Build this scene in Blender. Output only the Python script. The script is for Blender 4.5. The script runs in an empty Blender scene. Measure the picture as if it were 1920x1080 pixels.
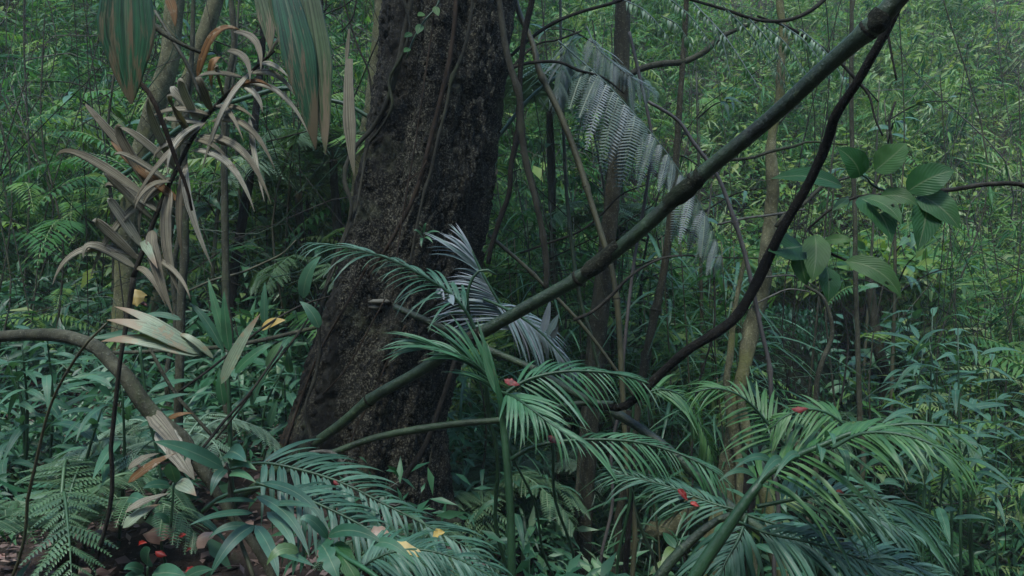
import bpy, math, random
import numpy as np
from mathutils import Vector, Matrix, noise as mnoise

random.seed(7)
rng = np.random.default_rng(7)
SC = bpy.context.scene
COL = SC.collection
R = math.radians

# ------------------------------------------------------------------ camera
ZC = 1.5                       # eye height
TAN = 0.75                     # half width of the picture at 1 m
cam_d = bpy.data.cameras.new('camera')
cam_d.lens = 24.0
cam_d.sensor_width = 36.0
cam_d.clip_start = 0.05
cam_d.clip_end = 500
cam = bpy.data.objects.new('camera', cam_d)
COL.objects.link(cam)
cam.location = (0, 0, ZC)
cam.rotation_euler = (R(90), 0, 0)
SC.camera = cam

# ------------------------------------------------------------------ world, sun, exposure
SUN_EL, SUN_AZ = 62.0, 200.0
w = bpy.data.worlds.new('World')
SC.world = w
w.use_nodes = True
nt = w.node_tree
bgn = nt.nodes['Background']
sky = nt.nodes.new('ShaderNodeTexSky')
sky.sky_type = 'NISHITA'
sky.sun_disc = False
sky.sun_elevation = R(SUN_EL)
sky.sun_rotation = R(SUN_AZ)
sky.air_density = 1.0
sky.dust_density = 0.35
sky.ozone_density = 1.0
nt.links.new(sky.outputs[0], bgn.inputs[0])
bgn.inputs[1].default_value = 0.15
sl = bpy.data.lights.new('sun', 'SUN')
sl.energy = 1.5
sl.angle = R(14)
sl.color = (1.0, 0.98, 0.94)
so = bpy.data.objects.new('sun', sl)
COL.objects.link(so)
az = R(SUN_AZ)
sdir = Vector((math.sin(az) * math.cos(R(SUN_EL)), math.cos(az) * math.cos(R(SUN_EL)), math.sin(R(SUN_EL))))
so.rotation_euler = sdir.to_track_quat('Z', 'Y').to_euler()
so.location = (0, 0, 20)
vs = SC.view_settings
vs.view_transform = 'Standard'
vs.look = 'None'
vs.exposure = 1.72
vs.gamma = 1.0
vs.use_curve_mapping = False
cy = SC.cycles
cy.use_denoising = True
cy.max_bounces = 5
cy.diffuse_bounces = 3
cy.glossy_bounces = 2
cy.transmission_bounces = 3
cy.transparent_max_bounces = 4
cy.caustics_reflective = False
cy.caustics_refractive = False


# ------------------------------------------------------------------ helpers
def P(px, py, d):
    """point that the photograph shows at px, py and that stands d metres away"""
    return Vector(((px - 960) / 960 * TAN * d, d, ZC - (py - 540) / 960 * TAN * d))


def W(wpx, d):
    return wpx * TAN * d / 960


def smooth(a, b, x):
    t = min(1.0, max(0.0, (x - a) / (b - a)))
    return t * t * (3 - 2 * t)


def terrain(x, y):
    left = ZC - 0.90 + 0.10 * max(0, y - 3) - 0.35 * smooth(1.7, 0.2, y)
    right = ZC - 1.55 - 0.50 * smooth(1.5, 4.2, y)
    k = smooth(-0.75, 0.75, x + 0.05 * (y - 3))
    h = left * (1 - k) + right * k
    h += 1.15 * max(0.0, min(y, 16) - 6.0 - 0.9 * smooth(0, 3, x))
    h += 1.3 * max(0.0, -1.8 - max(y, -8)) + 0.9 * max(0.0, min(abs(x), 14) - 6.5 - 0.5 * max(0, y - 4))  # banks behind and beside the view, added to block low sky light
    n = mnoise.noise(Vector((x * 0.7, y * 0.7, 3.1))) * 0.16 + mnoise.noise(Vector((x * 2.3, y * 2.3, 7.7))) * 0.05
    # hollow in the bank on the right
    hx, hy = x - 3.0, y - 7.6
    h -= 1.6 * math.exp(-(hx * hx * 1.3 + hy * hy * 0.9))
    return h + n


def tagv(o, label=None, cat=None, group=None, kind=None):
    if label: o['label'] = label
    if cat: o['category'] = cat
    if group: o['group'] = group
    if kind: o['kind'] = kind
    return o


def empty(name, loc, label, cat, group=None):
    o = bpy.data.objects.new(name, None)
    o.empty_display_size = 0.05
    COL.objects.link(o)
    o.location = loc
    return tagv(o, label, cat, group)


def mesh(name, V, F, mat, uv=None, smooth_sh=True):
    me = bpy.data.meshes.new(name)
    me.from_pydata([tuple(v) for v in V], [], F)
    if uv is not None:
        ul = me.uv_layers.new(name='UVMap')
        li = np.empty(len(me.loops), dtype=np.int32)
        me.loops.foreach_get('vertex_index', li)
        ul.data.foreach_set('uv', np.asarray(uv, dtype=np.float32)[li].ravel())
    if smooth_sh:
        me.polygons.foreach_set('use_smooth', np.ones(len(me.polygons), dtype=bool))
    me.materials.append(mat)
    me.update()
    return me


def link(name, me, parent=None, loc=(0, 0, 0)):
    o = bpy.data.objects.new(name, me)
    COL.objects.link(o)
    o.location = loc
    if parent is not None:
        o.parent = parent
    return o


def catmull(pts, n):
    """pts: list of tuples of equal length; n samples evenly spread"""
    A = np.array(pts, dtype=float)
    if len(A) == 2:
        t = np.linspace(0, 1, n)[:, None]
        return A[0] * (1 - t) + A[1] * t
    Q = np.vstack([2 * A[0] - A[1], A, 2 * A[-1] - A[-2]])
    seg = np.linalg.norm(np.diff(A[:, :3], axis=0), axis=1)
    s = np.concatenate([[0], np.cumsum(seg)])
    out = []
    for u in np.linspace(0, s[-1], n):
        i = min(len(seg) - 1, int(np.searchsorted(s, u, side='right') - 1))
        t = (u - s[i]) / max(seg[i], 1e-9)
        p0, p1, p2, p3 = Q[i], Q[i + 1], Q[i + 2], Q[i + 3]
        out.append(0.5 * ((2 * p1) + (-p0 + p2) * t + (2 * p0 - 5 * p1 + 4 * p2 - p3) * t * t
                          + (-p0 + 3 * p1 - 3 * p2 + p3) * t ** 3))
    return np.array(out)


def tube_arrays(C, rad, seg=8, rough=0.0, seed=0.0, cap=True):
    """C: (n,3) centre line, rad: (n,)"""
    n = len(C)
    V, F = [], []
    T = np.gradient(C, axis=0)
    T /= np.linalg.norm(T, axis=1)[:, None] + 1e-12
    ref = np.array([0.0, -1.0, 0.15])
    if abs(T[0] @ ref) > 0.9: ref = np.array([1.0, 0, 0.2])
    a = np.cross(T[0], ref); a /= np.linalg.norm(a)
    for i in range(n):
        a = a - T[i] * (a @ T[i]); a /= np.linalg.norm(a) + 1e-12
        b = np.cross(T[i], a)
        for k in range(seg):
            th = 2 * math.pi * k / seg
            d = a * math.cos(th) + b * math.sin(th)
            r = rad[i]
            if rough:
                q = Vector((C[i] + d * r) * 14 + seed)
                r *= 1 + rough * mnoise.noise(q) + rough * 0.5 * mnoise.noise(q * 3.1)
            V.append(C[i] + d * r)
    for i in range(n - 1):
        for k in range(seg):
            F.append((i * seg + k, i * seg + (k + 1) % seg, (i + 1) * seg + (k + 1) % seg, (i + 1) * seg + k))
    if cap:
        F.append(tuple(range(seg - 1, -1, -1)))
        F.append(tuple((n - 1) * seg + k for k in range(seg)))
    return V, F


def stem_curve(pts, n=None):
    """pts: (px, py, d, width_px) -> centre line and radii"""
    A = [tuple(P(p[0], p[1], p[2])) + (W(p[3], p[2]) / 2,) for p in pts]
    L = sum(np.linalg.norm(np.array(A[i + 1][:3]) - np.array(A[i][:3])) for i in range(len(A) - 1))
    C = catmull(A, n or max(8, int(L / 0.03)))
    return C[:, :3], np.maximum(C[:, 3], 0.0008)


def to_ground(C, rad, extra=0.12):
    """carry the last point of a stem down into the ground"""
    p = C[-1]
    g = terrain(p[0], p[1]) - extra
    if p[2] <= g: return C, rad
    d = C[-1] - C[-4]
    d = d / (np.linalg.norm(d) + 1e-9)
    if d[2] > -0.5: d = np.array([d[0] * 0.3, d[1] * 0.3, -1.0])
    L = (p[2] - g) / -d[2]
    m = max(3, int(L / 0.06))
    ext = np.array([p + d * L * (k + 1) / m for k in range(m)])
    for k in range(m):
        ext[k, 0] += 0.015 * math.sin(k * 0.7); 
    return np.vstack([C, ext]), np.concatenate([rad, np.full(m, rad[-1])])


def stem(name, label, cat, pts, mat, group=None, rough=0.12, seg=10, nodes=(), node_w=0.02, node_h=0.18,
         ring=None, ground=False, node_px=None, wob=0.0, knots=0, slim=0.8):
    C, rad = stem_curve(pts)
    rad = rad * slim
    if wob:
        s0 = random.random() * 50
        for i in range(len(C)):
            q = C[i] * 3.0 + s0
            C[i] += wob * np.array(mnoise.noise_vector(Vector(q)))
    if ground: C, rad = to_ground(C, rad)
    rad = rad.copy()
    cum = np.concatenate([[0], np.cumsum(np.linalg.norm(np.diff(C, axis=0), axis=1))])
    npos = []
    for nn in nodes:
        if isinstance(nn, tuple):
            # pixel position: nearest sample
            pr = np.array([(960 + c[0] / c[1] * 960 / TAN, 540 - (c[2] - ZC) / c[1] * 960 / TAN) for c in C])
            i = int(np.argmin(((pr - np.array(nn)) ** 2).sum(1)))
        else:
            i = int(nn * (len(C) - 1))
        npos.append(i)
        rad *= 1 + node_h * np.exp(-((cum - cum[i]) / node_w) ** 2)
    for k in range(knots):
        i = random.randrange(3, len(C) - 3)
        rad *= 1 + 0.35 * np.exp(-((cum - cum[i]) / 0.02) ** 2)
    base = Vector(C[-1]) if C[-1][2] < C[0][2] else Vector(C[0])
    V, F = tube_arrays(C - np.array(base), rad, seg, rough, random.random() * 30)
    if not npos:
        o = link(name, mesh(name, V, F, mat), None, base)
        return tagv(o, label, cat, group), C, rad
    root = empty(name, base, label, cat, group)
    link('culm' if 'bamboo' in name or 'cane' in name else 'branch_wood', mesh('culm', V, F, mat), root)
    for i in npos:
        i = max(1, min(len(C) - 2, i))
        t = C[i + 1] - C[i - 1]; t /= np.linalg.norm(t)
        off = np.array([-0.004, -0.002, 0.0, 0.002, 0.004])[:, None] * t
        rr = rad[i] * np.array([0.97, 1.02, 1.045, 1.02, 0.97])
        V2, F2 = tube_arrays(C[i] - np.array(base) + off * (rad[i] / 0.02), rr, max(10, seg), 0.06, i)
        link('node_ring', mesh('node_ring', V2, F2, ring or mat), root)
    return root, C, rad


def bez(a, b, c, t):
    return a * (1 - t) ** 2 + b * 2 * t * (1 - t) + c * t * t


PROF = {
    'lance': lambda t: max(0.02, (math.sin(math.pi * min(1, t ** 0.62)) ** 0.8)),
    'strap': lambda t: max(0.03, min(1, (t / 0.12 + 0.25)) * min(1, ((1 - t) / 0.45) ** 0.8) if t < 1 else 0.02),
    'oval': lambda t: max(0.02, math.sin(math.pi * t ** 0.85) ** 0.75 * (1 - 0.25 * t)),
    'ovate': lambda t: max(0.02, (math.sin(math.pi * t ** 0.72) ** 0.85) * (1.0 if t < 0.85 else 1 - 0.5 * (t - 0.85) / 0.15)),
    'blade': lambda t: max(0.03, min(1.0, 0.55 + 0.9 * t) * min(1, ((1 - t) / 0.4)) ** 0.75),
    'fan': lambda t: max(0.05, (0.2 + 0.95 * t) if t < 0.8 else 0.96 * (1 - (t - 0.8) / 0.25)),
}


def leaf_arrays(base, ctrl, tip, width, nrm, prof='lance', fold=0.15, pleat=0.0, npl=4, cols=4, rows=10, twist=0.0,
                holes=(), ragged=0.0, curl=0.0, wave=0.0):
    base, ctrl, tip, nrm = Vector(base), Vector(ctrl), Vector(tip), Vector(nrm).normalized()
    V, F, UV = [], [], []
    f = PROF[prof]
    sd = random.random() * 100
    for i in range(rows + 1):
        t = i / rows
        p = bez(base, ctrl, tip, t)
        tg = (bez(base, ctrl, tip, min(1, t + 0.02)) - bez(base, ctrl, tip, max(0, t - 0.02))).normalized()
        n = (nrm - tg * nrm.dot(tg)).normalized()
        if twist: n = Matrix.Rotation(twist * t, 3, tg) @ n
        s = tg.cross(n)
        hw = width / 2 * f(t)
        for j in range(cols + 1):
            u = j / cols * 2 - 1
            rag = 1 + ragged * mnoise.noise(Vector((sd, t * 9, math.copysign(3, u)))) if ragged else 1
            z = fold * abs(u) * hw - curl * u * u * hw * 1.2
            if pleat: z += pleat * (1 if j % 2 else -1) * min(1, hw / width * 2 + 0.2)
            if wave: z += wave * hw * abs(u) * math.sin(t * 17 + sd + (2 if u > 0 else 0))
            V.append(p + s * (u * hw * rag) + n * z)
            UV.append(((u + 1) / 2, t))
    for i in range(rows):
        for j in range(cols):
            if (i, j) in holes: continue
            a = i * (cols + 1) + j
            F.append((a, a + 1, a + cols + 2, a + cols + 1))
    return V, F, UV


def leaf(name, root, base, ctrl, tip, width, nrm, mat, **kw):
    o0 = root.location if root is not None else Vector(base)
    V, F, UV = leaf_arrays(base, ctrl, tip, width, nrm, **kw)
    V = [v - o0 for v in V]
    o = link(name, mesh(name, V, F, mat, UV), root, (0, 0, 0) if root is not None else Vector(base))
    return o


def leafpx(name, root, b, t, wpx, mat, bow=(0, 0, 0), nrm=(0.1, -0.8, 0.6), **kw):
    """leaf from b=(px,py,d) to t=(px,py,d); bow lifts its middle by metres"""
    B, T = P(*b), P(*t)
    c = (B + T) / 2 + Vector(bow)
    return leaf(name, root, B, c, T, W(wpx, (b[2] + t[2]) / 2), nrm, mat, **kw)


# templates shared by the leaflets of a frond: unit length along +Y, droops to -Z
def leaflet_template(name, mat, droop=0.35, fold=0.3, aspect=0.09, prof='lance', rows=7, side=0.0):
    base, ctrl, tip = Vector((0, 0, 0)), Vector((side, 0.55, droop * 0.25)), Vector((side * 2.2, 1 - droop * 0.25, -droop))
    V, F, UV = leaf_arrays(base, ctrl, tip, aspect, (0, 0, 1), prof=prof, fold=fold, cols=2, rows=rows)
    return mesh(name, V, F, mat, UV)


def pinna_template(name, mat, pairs=14, droop=0.25, plen=0.17, pw=0.05):
    V, F, UV = [], [], []
    for i in range(pairs):
        t = (i + 0.6) / pairs
        y, z = t * (1 - droop * 0.2 * t), -droop * t * t
        L = plen * (math.sin(math.pi * (0.12 + 0.85 * t) ** 0.8) + 0.12)
        for s in (-1, 1):
            k = len(V)
            ww = pw * random.uniform(0.8, 1.1)
            dy = 0.35 * L
            V += [Vector((0, y - ww / 2, z)), Vector((s * L * 0.55, y + dy * 0.5 - ww * 0.55, z - 0.01)),
                  Vector((s * L, y + dy, z - 0.25 * L)), Vector((s * L * 0.5, y + dy * 0.5 + ww * 0.5, z - 0.01)),
                  Vector((0, y + ww / 2, z))]
            UV += [(0.5, 0), (1, 0.5), (0.5, 1), (0, 0.5), (0.5, 0.1)]
            F.append((k, k + 1, k + 2, k + 3, k + 4) if s > 0 else (k + 4, k + 3, k + 2, k + 1, k))
    # vein
    k = len(V)
    for i in range(6):
        t = i / 5
        for s in (-1, 1):
            V.append(Vector((s * 0.008, t * (1 - droop * 0.2 * t), -droop * t * t + 0.003))); UV.append((0.5, t))
    for i in range(5):
        F.append((k + 2 * i, k + 2 * i + 1, k + 2 * i + 3, k + 2 * i + 2))
    return mesh(name, V, F, mat, UV, smooth_sh=False)


def place(name, me, parent, o0, pos, d, up, sx, sy, sz=None, roll=0.0):
    y = d.normalized()
    z = (up - y * up.dot(y))
    if z.length < 1e-4: z = Vector((0, -1, 0)) - y * y.y * -1
    z.normalize()
    if roll: z = Matrix.Rotation(roll, 3, y) @ z
    x = y.cross(z)
    M = Matrix((x * sx, y * sy, z * (sz or sy))).transposed().to_4x4()
    M.translation = pos - o0
    o = bpy.data.objects.new(name, me)
    COL.objects.link(o)
    o.parent = parent
    o.matrix_basis = M
    return o


def frond(root, pts, tmpl, mat, n=26, L=0.3, ang=(62, 25), wid=1.0, up=(0, 0, 1), sides=(1, -1), lift=0.15, t0=0.12,
          lprof=None, part='frond', leaf_name='leaflet', rseg=7, jit=0.035, tipdown=0.0, world=False):
    """pts: (px,py,d,width_px) from stalk to tip, or world points with radius; leaflets leave it on both sides"""
    if world:
        C = catmull(pts, 40); C, rad = C[:, :3], np.maximum(C[:, 3], 0.0006)
    else:
        C, rad = stem_curve(pts, 44)
    o0 = root.location
    V, F = tube_arrays(C - np.array(o0), rad, rseg)
    fr = link(part, mesh(part, V, F, mat), root)
    up = Vector(up).normalized()
    N = len(C)
    lp = lprof or (lambda t: (0.45 + 0.55 * math.sin(math.pi * min(1, t * 1.25 + 0.18))) if t < 0.7 else 1.0 - 0.62 * (t - 0.7) / 0.3)
    for k in range(n):
        t = t0 + (1 - t0) * (k + 0.5) / n
        for s in sides:
            tt = min(0.995, max(0, t + random.uniform(-0.4, 0.4) / n))
            f = tt * (N - 1); i = int(f); i2 = min(N - 1, i + 1)
            p = Vector(C[i] * (1 - (f - i)) + C[i2] * (f - i))
            tg = Vector(C[min(N - 1, i + 2)] - C[max(0, i - 1)]).normalized()
            sv = tg.cross(up).normalized() * s
            nv = sv.cross(tg) * s
            a = R(ang[0] + (ang[1] - ang[0]) * tt + random.uniform(-3, 3))
            d = tg * math.cos(a) + sv * math.sin(a) + up * (lift - tipdown * tt) + Vector((random.uniform(-1, 1), random.uniform(-1, 1), random.uniform(-1, 1))) * jit
            ln = L * lp(tt) * random.uniform(0.86, 1.1)
            place(leaf_name, random.choice(tmpl), fr, o0, p, d, (up + Vector((0, 0, 0.6))).normalized(),
                  ln * wid * random.uniform(0.85, 1.15), ln, ln * random.uniform(0.75, 1.15), random.uniform(-0.12, 0.12))
    return fr


# ------------------------------------------------------------------ materials
def new_mat(name):
    m = bpy.data.materials.new(name)
    m.use_nodes = True
    t = m.node_tree
    t.nodes.clear()
    return m, t, t.nodes.new('ShaderNodeOutputMaterial')


def nd(t, typ, **kw):
    n = t.nodes.new(typ)
    for k, v in kw.items(): setattr(n, k, v)
    return n


def ramp(t, fac, stops):
    r = nd(t, 'ShaderNodeValToRGB')
    el = r.color_ramp.elements
    while len(el) < len(stops): el.new(0.5)
    for e, (p, c) in zip(el, stops):
        e.position = p
        e.color = (c[0], c[1], c[2], 1) if not isinstance(c, (int, float)) else (c, c, c, 1)
    t.links.new(fac, r.inputs[0])
    return r.outputs[0]


def mixc(t, fac, a, b, typ='MIX'):
    m = nd(t, 'ShaderNodeMix', data_type='RGBA', blend_type=typ)
    for s, v in ((m.inputs[0], fac), (m.inputs[6], a), (m.inputs[7], b)):
        if hasattr(v, 'links') or isinstance(v, bpy.types.NodeSocket): t.links.new(v, s)
        elif isinstance(v, (int, float)): s.default_value = v
        else: s.default_value = (v[0], v[1], v[2], 1)
    return m.outputs[2]


def tex_noise(t, vec, scale, detail=4, rough=0.6, dist=0.0):
    n = nd(t, 'ShaderNodeTexNoise')
    n.inputs['Scale'].default_value = scale
    n.inputs['Detail'].default_value = detail
    n.inputs['Roughness'].default_value = rough
    n.inputs['Distortion'].default_value = dist
    t.links.new(vec, n.inputs['Vector'])
    return n.outputs['Fac']


def mapping(t, vec, scale):
    m = nd(t, 'ShaderNodeMapping')
    m.inputs['Scale'].default_value = scale
    t.links.new(vec, m.inputs['Vector'])
    return m.outputs[0]


def leaf_mat(name, stops, rough=0.45, trans=0.25, spot=None, spot_amt=0.62, attr=False, veins=9.0, vein_bump=0.25, stripes=0.0,
             tip=None, spec=0.5, back=None, streaky=0.0, pinnate=0.0, tiplo=0.85):
    m, t, out = new_mat(name)
    tc = nd(t, 'ShaderNodeTexCoord')
    geo = nd(t, 'ShaderNodeNewGeometry')
    if attr:
        a = nd(t, 'ShaderNodeAttribute', attribute_name='rnd')
        fac = a.outputs['Fac']
    else:
        oi = nd(t, 'ShaderNodeObjectInfo')
        fac = oi.outputs['Random']
    col = ramp(t, fac, stops)
    if not attr:
        # every leaf its own patchiness
        comb = nd(t, 'ShaderNodeVectorMath', operation='ADD')
        t.links.new(geo.outputs['Position'], comb.inputs[0])
        n1 = tex_noise(t, comb.outputs[0], 18, 3)
        col = mixc(t, 0.55, col, mixc(t, 1.0, col, ramp(t, n1, [(0.3, 0.55), (0.7, 1.35)]), 'MULTIPLY'))
        sep = nd(t, 'ShaderNodeSeparateXYZ')
        t.links.new(tc.outputs['UV'], sep.inputs[0])
        # pale midrib
        ab = nd(t, 'ShaderNodeMath', operation='SUBTRACT'); t.links.new(sep.outputs[0], ab.inputs[0]); ab.inputs[1].default_value = 0.5
        ab2 = nd(t, 'ShaderNodeMath', operation='ABSOLUTE'); t.links.new(ab.outputs[0], ab2.inputs[0])
        rib = ramp(t, ab2.outputs[0], [(0.0, 1.0), (0.045, 0.0)])
        col = mixc(t, rib, col, mixc(t, 0.35, col, (0.30, 0.34, 0.2)))
        if stripes:
            mp = mapping(t, tc.outputs['UV'], (26, 0.7, 1))
            ns = tex_noise(t, mp, 1.0, 5, 0.7)
            col = mixc(t, stripes, col, mixc(t, 1.0, col, ramp(t, ns, [(0.36, (0.16, 0.14, 0.12)), (0.52, (1, 1, 1)), (0.7, (1.5, 1.45, 1.4))]), 'MULTIPLY'))
        if spot:
            n2 = tex_noise(t, comb.outputs[0], 26, 5, 0.65)
            col = mixc(t, ramp(t, n2, [(spot_amt, 0.0), (spot_amt + 0.06, 0.9)]), col, spot)
        if tip:
            n3 = tex_noise(t, comb.outputs[0], 12, 3)
            if streaky:
                n3 = tex_noise(t, mapping(t, comb.outputs[0], (1.0, 1.0, 0.07)), 75, 4, 0.7)
            ad = nd(t, 'ShaderNodeMath', operation='MULTIPLY_ADD'); t.links.new(n3, ad.inputs[0]); ad.inputs[1].default_value = streaky or 0.5; t.links.new(sep.outputs[1], ad.inputs[2])
            lo = 0.85 + (streaky - 0.5) * 0.5 if streaky else tiplo
            tcol = mixc(t, tex_noise(t, comb.outputs[0], 9, 3), tip, (tip[0] * 0.55, tip[1] * 0.42, tip[2] * 0.3))
            mr = nd(t, 'ShaderNodeMapRange'); t.links.new(ad.outputs[0], mr.inputs[0])
            mr.inputs[1].default_value = lo; mr.inputs[2].default_value = lo + (0.28 if streaky else 0.25)
            col = mixc(t, mr.outputs[0], col, tcol)
    if back:
        col = mixc(t, geo.outputs['Backfacing'], col, back)
    p = nd(t, 'ShaderNodeBsdfPrincipled')
    t.links.new(col, p.inputs['Base Color'])
    p.inputs['Roughness'].default_value = rough
    p.inputs['Specular IOR Level'].default_value = spec
    if not attr and vein_bump:
        wv = nd(t, 'ShaderNodeTexWave', wave_type='BANDS', bands_direction='X')
        mp2 = mapping(t, tc.outputs['UV'], (veins, 1.2, 1))
        if pinnate:
            mu = nd(t, 'ShaderNodeMath', operation='MULTIPLY_ADD'); t.links.new(ab2.outputs[0], mu.inputs[0]); mu.inputs[1].default_value = -0.75; t.links.new(sep.outputs[1], mu.inputs[2])
            cx_ = nd(t, 'ShaderNodeCombineXYZ'); t.links.new(mu.outputs[0], cx_.inputs[0])
            mp2 = mapping(t, cx_.outputs[0], (pinnate, 1, 1))
        t.links.new(mp2, wv.inputs['Vector']); wv.inputs['Scale'].default_value = 0.5; wv.inputs['Distortion'].default_value = 0.6
        b = nd(t, 'ShaderNodeBump'); b.inputs['Strength'].default_value = vein_bump; b.inputs['Distance'].default_value = 0.002
        t.links.new(wv.outputs['Fac'], b.inputs['Height']); t.links.new(b.outputs[0], p.inputs['Normal'])
    if trans:
        tr = nd(t, 'ShaderNodeBsdfTranslucent')
        t.links.new(mixc(t, 1.0, col, (1.15, 1.25, 0.6), 'MULTIPLY'), tr.inputs[0])
        mx = nd(t, 'ShaderNodeMixShader'); mx.inputs[0].default_value = trans
        t.links.new(p.outputs[0], mx.inputs[1]); t.links.new(tr.outputs[0], mx.inputs[2])
        t.links.new(mx.outputs[0], out.inputs[0])
    else:
        t.links.new(p.outputs[0], out.inputs[0])
    return m


def bark_mat(name, dark, mid, light, scale=30, speck=0.58, moss=None, moss_amt=0.6, stretch=0.35, bump=0.6, rough=0.85, patchy=False):
    m, t, out = new_mat(name)
    tc = nd(t, 'ShaderNodeTexCoord')
    v = mapping(t, tc.outputs['Object'], (1, 1, stretch))
    n1 = tex_noise(t, v, scale * 0.25, 6, 0.65, 0.3)
    n2 = tex_noise(t, tc.outputs['Object'], scale * 4, 5, 0.75)
    n3 = tex_noise(t, v, scale, 6, 0.7)
    col = ramp(t, n1, [(0.36, dark), (0.62, mid)])
    sm = ramp(t, n2, [(speck, 0.0), (speck + 0.12, 1.0)])
    if patchy:
        n5 = tex_noise(t, mapping(t, tc.outputs['Object'], (1, 1, 0.16)), 5.5, 4, 0.6, 0.4)
        sx = nd(t, 'ShaderNodeSeparateXYZ'); t.links.new(tc.outputs['Object'], sx.inputs[0])
        sh = nd(t, 'ShaderNodeMath', operation='MULTIPLY_ADD'); t.links.new(sx.outputs[0], sh.inputs[0]); sh.inputs[1].default_value = 0.22; t.links.new(n5, sh.inputs[2])
        sm = mixc(t, 1.0, sm, ramp(t, sh.outputs[0], [(0.42, 0.06), (0.60, 1.0)]), 'MULTIPLY')
        # reddish lichen crust on the left buttress
        n6 = tex_noise(t, tc.outputs['Object'], 60, 4, 0.7)
        rl = nd(t, 'ShaderNodeMath', operation='MULTIPLY_ADD'); t.links.new(sx.outputs[0], rl.inputs[0]); rl.inputs[1].default_value = -1.3; t.links.new(n6, rl.inputs[2])
        col = mixc(t, ramp(t, rl.outputs[0], [(0.80, 0.0), (0.95, 0.9)]), col, (0.055, 0.035, 0.018))
    col = mixc(t, sm, col, light)
    col = mixc(t, 0.7, col, mixc(t, 1.0, col, ramp(t, n3, [(0.3, 0.35), (0.7, 1.5)]), 'MULTIPLY'))
    if moss:
        n4 = tex_noise(t, tc.outputs['Object'], 3.5, 5, 0.7)
        col = mixc(t, ramp(t, n4, [(moss_amt, 0.0), (moss_amt + 0.12, 0.85)]), col, moss)
    p = nd(t, 'ShaderNodeBsdfPrincipled')
    t.links.new(col, p.inputs['Base Color'])
    p.inputs['Roughness'].default_value = rough
    p.inputs['Specular IOR Level'].default_value = 0.12 if rough > 0.7 else 0.35
    ad = nd(t, 'ShaderNodeMath', operation='ADD'); t.links.new(n3, ad.inputs[0]); t.links.new(n2, ad.inputs[1])
    b = nd(t, 'ShaderNodeBump'); b.inputs['Strength'].default_value = bump; b.inputs['Distance'].default_value = 0.01
    t.links.new(ad.outputs[0], b.inputs['Height']); t.links.new(b.outputs[0], p.inputs['Normal'])
    t.links.new(p.outputs[0], out.inputs[0])
    return m


M = {}
M['palm'] = leaf_mat('palm green', [(0, (0.022, 0.085, 0.035)), (0.5, (0.035, 0.125, 0.05)), (0.9, (0.07, 0.175, 0.085)), (1, (0.14, 0.24, 0.16))], 0.42, 0.22, spec=0.45, spot=(0.16, 0.14, 0.05), spot_amt=0.70, tip=(0.17, 0.13, 0.06), tiplo=1.14)
M['palm_dark'] = leaf_mat('palm blue green', [(0, (0.018, 0.065, 0.038)), (0.6, (0.035, 0.105, 0.062)), (1, (0.08, 0.17, 0.11))], 0.42, 0.18, spec=0.45, spot=(0.12, 0.11, 0.05), spot_amt=0.70, tip=(0.15, 0.12, 0.06), tiplo=1.16)
M['palm_yellow'] = leaf_mat('palm fresh green', [(0, (0.035, 0.12, 0.035)), (0.7, (0.06, 0.16, 0.048)), (1, (0.11, 0.22, 0.09))], 0.38, 0.38, spec=0.5, tip=(0.2, 0.16, 0.06), tiplo=1.12, spot=(0.16, 0.14, 0.05), spot_amt=0.70)
M['silver'] = leaf_mat('silver leaf', [(0, (0.07, 0.13, 0.11)), (0.4, (0.12, 0.165, 0.165)), (1, (0.18, 0.20, 0.225))], 0.5, 0.15, vein_bump=0.15)
M['silver_fern'] = leaf_mat('silver fern', [(0, (0.05, 0.105, 0.07)), (0.4, (0.095, 0.145, 0.125)), (1, (0.18, 0.215, 0.215))], 0.6, 0.2, vein_bump=0)
M['fern'] = leaf_mat('fern green', [(0, (0.03, 0.085, 0.035)), (1, (0.08, 0.16, 0.07))], 0.5, 0.25, vein_bump=0)
M['fern_light'] = leaf_mat('fern light', [(0, (0.09, 0.17, 0.10)), (1, (0.17, 0.26, 0.17))], 0.5, 0.25, vein_bump=0)
M['dry'] = leaf_mat('dry palm leaf', [(0, (0.11, 0.10, 0.066)), (0.5, (0.21, 0.20, 0.145)), (1, (0.32, 0.32, 0.255))], 0.6, 0.2, stripes=1.0, spec=0.25, spot=(0.07, 0.05, 0.028), spot_amt=0.62)
M['dry_brown'] = leaf_mat('rust brown leaf', [(0, (0.15, 0.08, 0.03)), (1, (0.22, 0.13, 0.06))], 0.6, 0.25, stripes=0.8, spec=0.3, spot=(0.28, 0.24, 0.17), spot_amt=0.55)
M['blade'] = leaf_mat('pleated green blade', [(0, (0.02, 0.085, 0.04)), (1, (0.028, 0.095, 0.045))], 0.42, 0.15, spot=(0.13, 0.085, 0.03), spot_amt=0.66, tip=(0.165, 0.15, 0.095), stripes=0.9, streaky=2.4)
M['blade_dry'] = leaf_mat('half dried blade', [(0, (0.05, 0.11, 0.05)), (1, (0.08, 0.12, 0.05))], 0.5, 0.2, spot=(0.16, 0.09, 0.04), spot_amt=0.66, tip=(0.25, 0.225, 0.16), stripes=0.9, streaky=3.0)
M['blade_pale'] = leaf_mat('pale torn blade', [(0, (0.20, 0.27, 0.17)), (1, (0.24, 0.30, 0.20))], 0.5, 0.25, spot=(0.26, 0.22, 0.13), spot_amt=0.56, stripes=0.6, tip=(0.25, 0.2, 0.12))
M['bigleaf'] = leaf_mat('big shrub leaf', [(0, (0.018, 0.08, 0.024)), (0.6, (0.032, 0.11, 0.032)), (1, (0.07, 0.15, 0.045))], 0.5, 0.45, spot=(0.14, 0.10, 0.025), spot_amt=0.72, pinnate=7, vein_bump=0.3, spec=0.3)
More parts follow.
